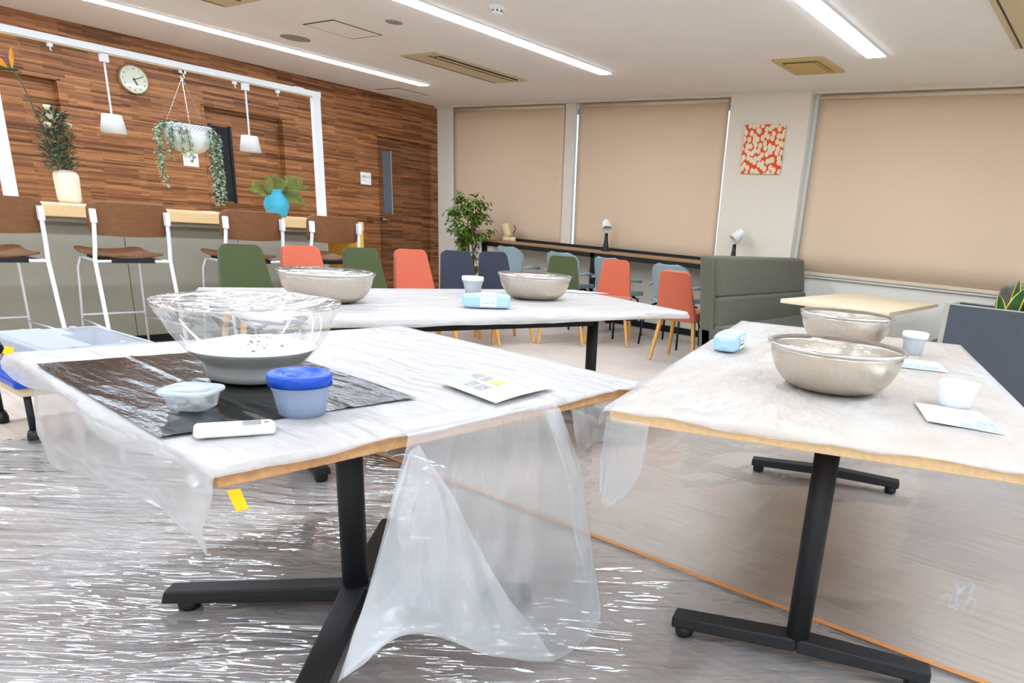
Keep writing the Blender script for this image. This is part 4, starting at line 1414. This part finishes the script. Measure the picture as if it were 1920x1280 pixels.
# steel bowls
def steel_bowl(x, y, label, seed, skirt, fill=.055):
    t = thing('steel_bowl', label, 'bowl', (x, y, ZT))
    R, H = .193, .127
    pr = [(0, 0.001), (.09, 0.001), (.105, .003)] + [(.105 + (R - .105) * math.sin(PI / 2 * (k / 12)) ** .95, .003 + (H - .003) * (1 - math.cos(PI / 2 * k / 12)) ** .92) for k in range(1, 13)]
    inner = [(max(0, r - .003), z + .003) for (r, z) in pr[::-1][1:]]
    MB().lathe(pr + inner, 56).build('bowl_wall', 'steel', t, True)
    MB().lathe([(R - .003, H - .004), (R + .005, H - .005), (R + .009, H), (R + .005, H + .005), (R - .003, H + .004)], 56).build('rim', 'steel_rim', t, True)
    MB().lathe([(0, fill + .012), (.05, fill + .01), (.1, fill + .004), (.135, fill)], 32).build('flour', 'flour', t, True)
    wrap(t, R + .006, H, skirt, sag=.008, seed=seed)
    return t

steel_bowl(-2.937, 1.845, 'steel bowl on the left of the back table with loose cling wrap', 1.0, lambda a: .035 + (.05 if abs(math.atan2(math.sin(a + 2.2), math.cos(a + 2.2))) < .5 else 0))
steel_bowl(-2.713, 2.95, 'steel bowl on the right of the back table behind the wipes pack', 5.0, lambda a: .03 + .012 * math.sin(a * 3))
steel_bowl(-.672, 2.05, 'nearer steel bowl on the right table', 8.0, lambda a: .012 + .006 * math.sin(a * 5))
steel_bowl(-.985, 3.068, 'farther steel bowl on the right table', 9.0, lambda a: .035 + .012 * math.sin(a * 4))

# tubs
def tub(x, y, label, R, rb, H, lid, z, liquid=None, lidmat='tub_white', clear='tub', rot=0):
    t = thing('round_tub', label, 'container', (x, y, z), rot)
    hb = H - .016
    MB().lathe([(0, .002), (rb - .004, .001), (rb, .006), (rb + (R - .006 - rb) * .8, hb * .72), (R - .005, hb * .80), (R - .003, hb), (R - .005, hb), (R - .008, hb * .8), (rb - .003, .008), (0, .006)], 44).build('tub_wall', clear, t, True)
    if liquid:
        MB().lathe([(0, .007), (rb - .005, .009), (rb + (R - .006 - rb) * .8 * (liquid / (hb * .72)) - .003, liquid), (0, liquid)], 40).build('liquid', 'water', t, True)
    if lid:
        MB().lathe([(R - .004, hb - .008), (R, hb - .008), (R + .001, H - .003), (R - .003, H), (R - .012, H), (R - .016, H - .005), (R - .03, H - .005), (R - .033, H - .002), (.008, H - .002), (.006, H - .004), (0, H - .004)], 44).build('lid', lidmat, t, True)
    return t

tub(-1.332, .765, 'round tub of water with bright blue screw lid', .060, .044, .088, True, ZT, .047, 'blue_lid', 'tub_blue')
tub(-2.954, 2.717, 'frosted round tub with white lid on the back table', .058, .040, .098, True, ZT)
tub(-.688, 3.08, 'frosted round tub with white lid behind the steel bowls', .052, .040, .092, True, ZT)
tub(-.331, 2.12, 'open clear cup standing on the printed leaflet', .058, .044, .085, False, ZT + .003, None, clear='tub')

# small square container with dough
t = thing('small_container', 'small square frosted container with lid and dough pieces', 'container', (-1.487, .628, ZB), .62)
def sq(r, z, n=32, p=4.0):
    out = []
    for k in range(n):
        a = 2 * PI * k / n
        c, s = math.cos(a), math.sin(a)
        q = (abs(c) ** p + abs(s) ** p) ** (-1 / p)
        out.append((r * q * c, r * q * s, z))
    return out
def sqloft(rows, cap=False):
    mb = MB(); n = 32
    for (r, z) in rows:
        mb.v += sq(r, z)
    for j in range(len(rows) - 1):
        for k in range(n):
            k2 = (k + 1) % n
            mb.f.append((j * n + k, j * n + k2, (j + 1) * n + k2, (j + 1) * n + k))
    mb.f.append(tuple(range(n))[::-1])
    if cap:
        e = (len(rows) - 1) * n
        mb.f.append(tuple(e + k for k in range(n)))
    return mb
sqloft([(.034, .001), (.037, .005), (.044, .034), (.047, .036)]).build('tub_wall', 'tub_clear', t, True)
sqloft([(.050, .034), (.051, .038), (.049, .041), (.043, .041), (.041, .038), (.005, .038)], True).build('lid', 'tub', t, True)
for k in range(7):
    a = random.uniform(0, 6.28); r = random.uniform(.004, .022)
    MB().lathe([(0, -.007), (.008, -.004), (.011, 0), (.008, .005), (0, .007)], 9, (r * math.cos(a), r * math.sin(a), .011 + .003 * (k % 3)), sx=1.2).build('dough_piece', 'flour', t, True)

# remote
t = thing('remote_control', 'white remote control at the near edge of the black sheet', 'remote', (-1.283, .607, ZT + .001), math.radians(64))
MB().box(-.065, .065, -.025, .025, 0, .019).build('shell', 'remote', t, bevel=.008, seg=4)
MB().box(.012, .043, -.015, .015, .0185, .0196).build('screen', 'screen', t)
MB().box(.047, .055, -.007, .007, .0185, .0196).build('screen', 'screen', t)
for k in range(3):
    for j in range(2):
        MB().lathe([(0, .0195), (.004, .0192), (.0045, .0175)], 12, (-.045 + k * .017, -.007 + j * .014, 0)).build('button', 'tub_white', t, True)


def leaflet(p0, p1, p2, p3, z, label, prints, curl=.004, name='printed_sheet'):
    P = [Vector(p) for p in (p0, p1, p2, p3)]
    t = thing(name, label, 'paper', (P[0].x, P[0].y, z))
    f = lambda a, b: P[0].lerp(P[1], a).lerp(P[3].lerp(P[2], a), b) - P[0]
    zz = lambda a, b: curl * (.3 + math.sin(a * 2.6 + .4) * .6 + .6 * (1 - b)) 
    MB().grid(lambda a, b: (f(a, b).x, f(a, b).y, zz(a, b)), 10, 10).build('sheet', 'paper', t, True, solid=.0008)
    for (a0, a1, b0, b1, m) in prints:
        MB().grid(lambda a, b: (lambda q, h: (q.x, q.y, h + .0012))(f(a0 + (a1 - a0) * a, b0 + (b1 - b0) * b), zz(a0 + (a1 - a0) * a, b0 + (b1 - b0) * b)), 5, 4).build('printed_picture', m, t)
    return t

lines = [(.78, .80, .08, .55, 'print_grey'), (.84, .86, .08, .6, 'print_grey'), (.70, .715, .6, .9, 'print_grey')]
leaflet((-1.36, 1.142), (-1.41, 1.375), (-1.16, 1.345), (-1.135, 1.115), ZT + .004, 'white printed sheet with small photos on the front left table',
        [(.14, .34, .10, .24, 'print_blue'), (.14, .34, .27, .41, 'print_grey'), (.14, .34, .44, .6, 'print_grey'), (.42, .62, .08, .24, 'print_grey'), (.42, .62, .27, .38, 'print_grey'), (.42, .62, .42, .6, 'print_ochre')] + lines, .008)
leaflet((-2.98, 3.42), (-2.90, 3.60), (-2.74, 3.68), (-2.82, 3.48), ZT + .002, 'white sheet of paper at the far right of the back table', [(.2, .5, .2, .6, 'print_blue')], .002)
leaflet((-.345, 1.85), (-.43, 2.06), (-.26, 2.10), (-.165, 1.88), ZT + .001, 'white leaflet with blue print under the clear cup', [(.02, .42, .70, .98, 'print_blue'), (.0, .2, .45, .68, 'print_blue')], .003)
leaflet((-.66, 2.64), (-.72, 2.86), (-.55, 2.93), (-.47, 2.72), ZT + .001, 'white leaflet with blue print behind the nearer steel bowl', [(.05, .45, .1, .9, 'print_blue')], .003)


def wipes(x, y, rz, label, z=ZT):
    t = thing('wipes_pack', label, 'wipes pack', (x, y, z), rz)
    rows = []
    n = 24
    mb = MB()
    secs = [(-.122, .010, .010), (-.116, .030, .022), (-.100, .043, .026), (-.05, .047, .028), (0, .048, .028), (.05, .047, .028), (.088, .044, .027), (.100, .036, .025), (.106, .012, .010)]
    for (xx, hw, hh) in secs:
        for k in range(n):
            a = 2 * PI * k / n
            c, s = math.cos(a), math.sin(a)
            q = (abs(c) ** 8 + abs(s) ** 8) ** (-.125)
            mb.v.append((xx, hw * q * c, max(.001, .032 + hh * q * s * 1.15)))
    for j in range(len(secs) - 1):
        for k in range(n):
            k2 = (k + 1) % n
            mb.f.append((j * n + k, (j + 1) * n + k, (j + 1) * n + k2, j * n + k2))
    mb.f.append(tuple(range(n))); mb.f.append(tuple((len(secs) - 1) * n + k for k in range(n))[::-1])
    mb.build('pack', 'wipes', t, False, bevel=.003)
    MB().box(-.05, .05, -.032, .032, .0635, .0655).build('opening_flap', 'wipes_label', t, bevel=.001)
    MB().box(-.048, .03, -.0495, -.0485, .01, .056).build('front_label', 'wipes_label', t)
    MR = axes((1, 0, 0), (0, 0, 1), (0, -1, 0), (-.012, -.0498, .0))
    for (s, zz, sz, m) in (('Blue', .049, .011, 'print_blue'), ('WET TISSUE', .037, .011, 'print_blue'), ('ALCOHOL TYPE', .024, .0085, 'ink')):
        mm = MR.copy(); mm[2][3] = zz
        text_mesh('lettering', s, sz, m, t, mm)
    mm = axes((1, 0, 0), (0, 1, 0), (0, 0, 1), (0, 0, .0657))
    text_mesh('lettering', 'WET', .016, 'print_grey', t, mm)
    return t

wipes(-2.505, 2.40, math.radians(59), 'pale blue wipes pack lying along the back table')
wipes(-1.215, 2.43, math.radians(105), 'pale blue wipes pack seen end on at the left of the right table')

# ================================================================== BIN BEHIND TABLE 1
t = thing('low_trolley', 'low trolley with bright blue top standing under the white bin', 'trolley', (-4.17, 1.17, 0))
MB().box(-.27, .27, -.23, .32, .262, .305).build('top', 'blue_lid', t, bevel=.012)
MB().box(-.25, .25, -.21, .30, .222, .262).build('frame', 'beige_plastic', t, bevel=.006)
for (x, y) in ((-.22, -.18), (.22, -.18), (-.22, .27), (.22, .27)):
    lg = MB().tube([(x, y, .06), (x, y, .225)], .014, 10).build('leg', 'black', t, True)
    MB().lathe([(0, 0), (.026, 0), (.028, .03), (.02, .06), (0, .06)], 12, (x, y, 0)).build('castor', 'blackgloss', lg, True)
t = thing('white_bin', 'shallow translucent white bin with half open lid beside the bar stools', 'bin', (-4.05, 1.225, .307), math.radians(3))
BA, BB, BH = .275, .21, .145
def ring(a, b, z):
    return [(-a, -b, z), (a, -b, z), (a, b, z), (-a, b, z)]
def ringloft(rows, cap0=True):
    mb = MB()
    for r in rows:
        mb.v += r
    for j in range(len(rows) - 1):
        for k in range(4):
            k2 = (k + 1) % 4
            mb.f.append((j * 4 + k, j * 4 + k2, (j + 1) * 4 + k2, (j + 1) * 4 + k))
    if cap0:
        mb.f.append((3, 2, 1, 0))
    return mb
ringloft([ring(BA - .04, BB - .04, .002), ring(BA - .012, BB - .012, BH - .01)]).build('bin_wall', 'bin', t, bevel=.012, solid=.003)
ringloft([ring(BA - .014, BB - .014, BH - .012), ring(BA + .008, BB + .008, BH - .012), ring(BA + .008, BB + .008, BH), ring(BA - .014, BB - .014, BH)], False).build('rim', 'bin', t, bevel=.003)
MB().box(-BA + .0, BA - .0, -BB + .01, -.03, BH + .001, BH + .006).build('lid', 'bin', t, bevel=.002)
MB().box(-BA + .03, -.06, -.03, .03, BH + .001, BH + .006).build('lid_flap', 'bin', t, bevel=.002)
for (x, y) in ((-BA + .02, -.1), (BA - .02, -.1), (-BA + .02, .1), (BA - .02, .1)):
    MB().box(x - .02, x + .02, y - .012, y + .012, BH, BH + .008).build('clip', 'bin', t, bevel=.003)
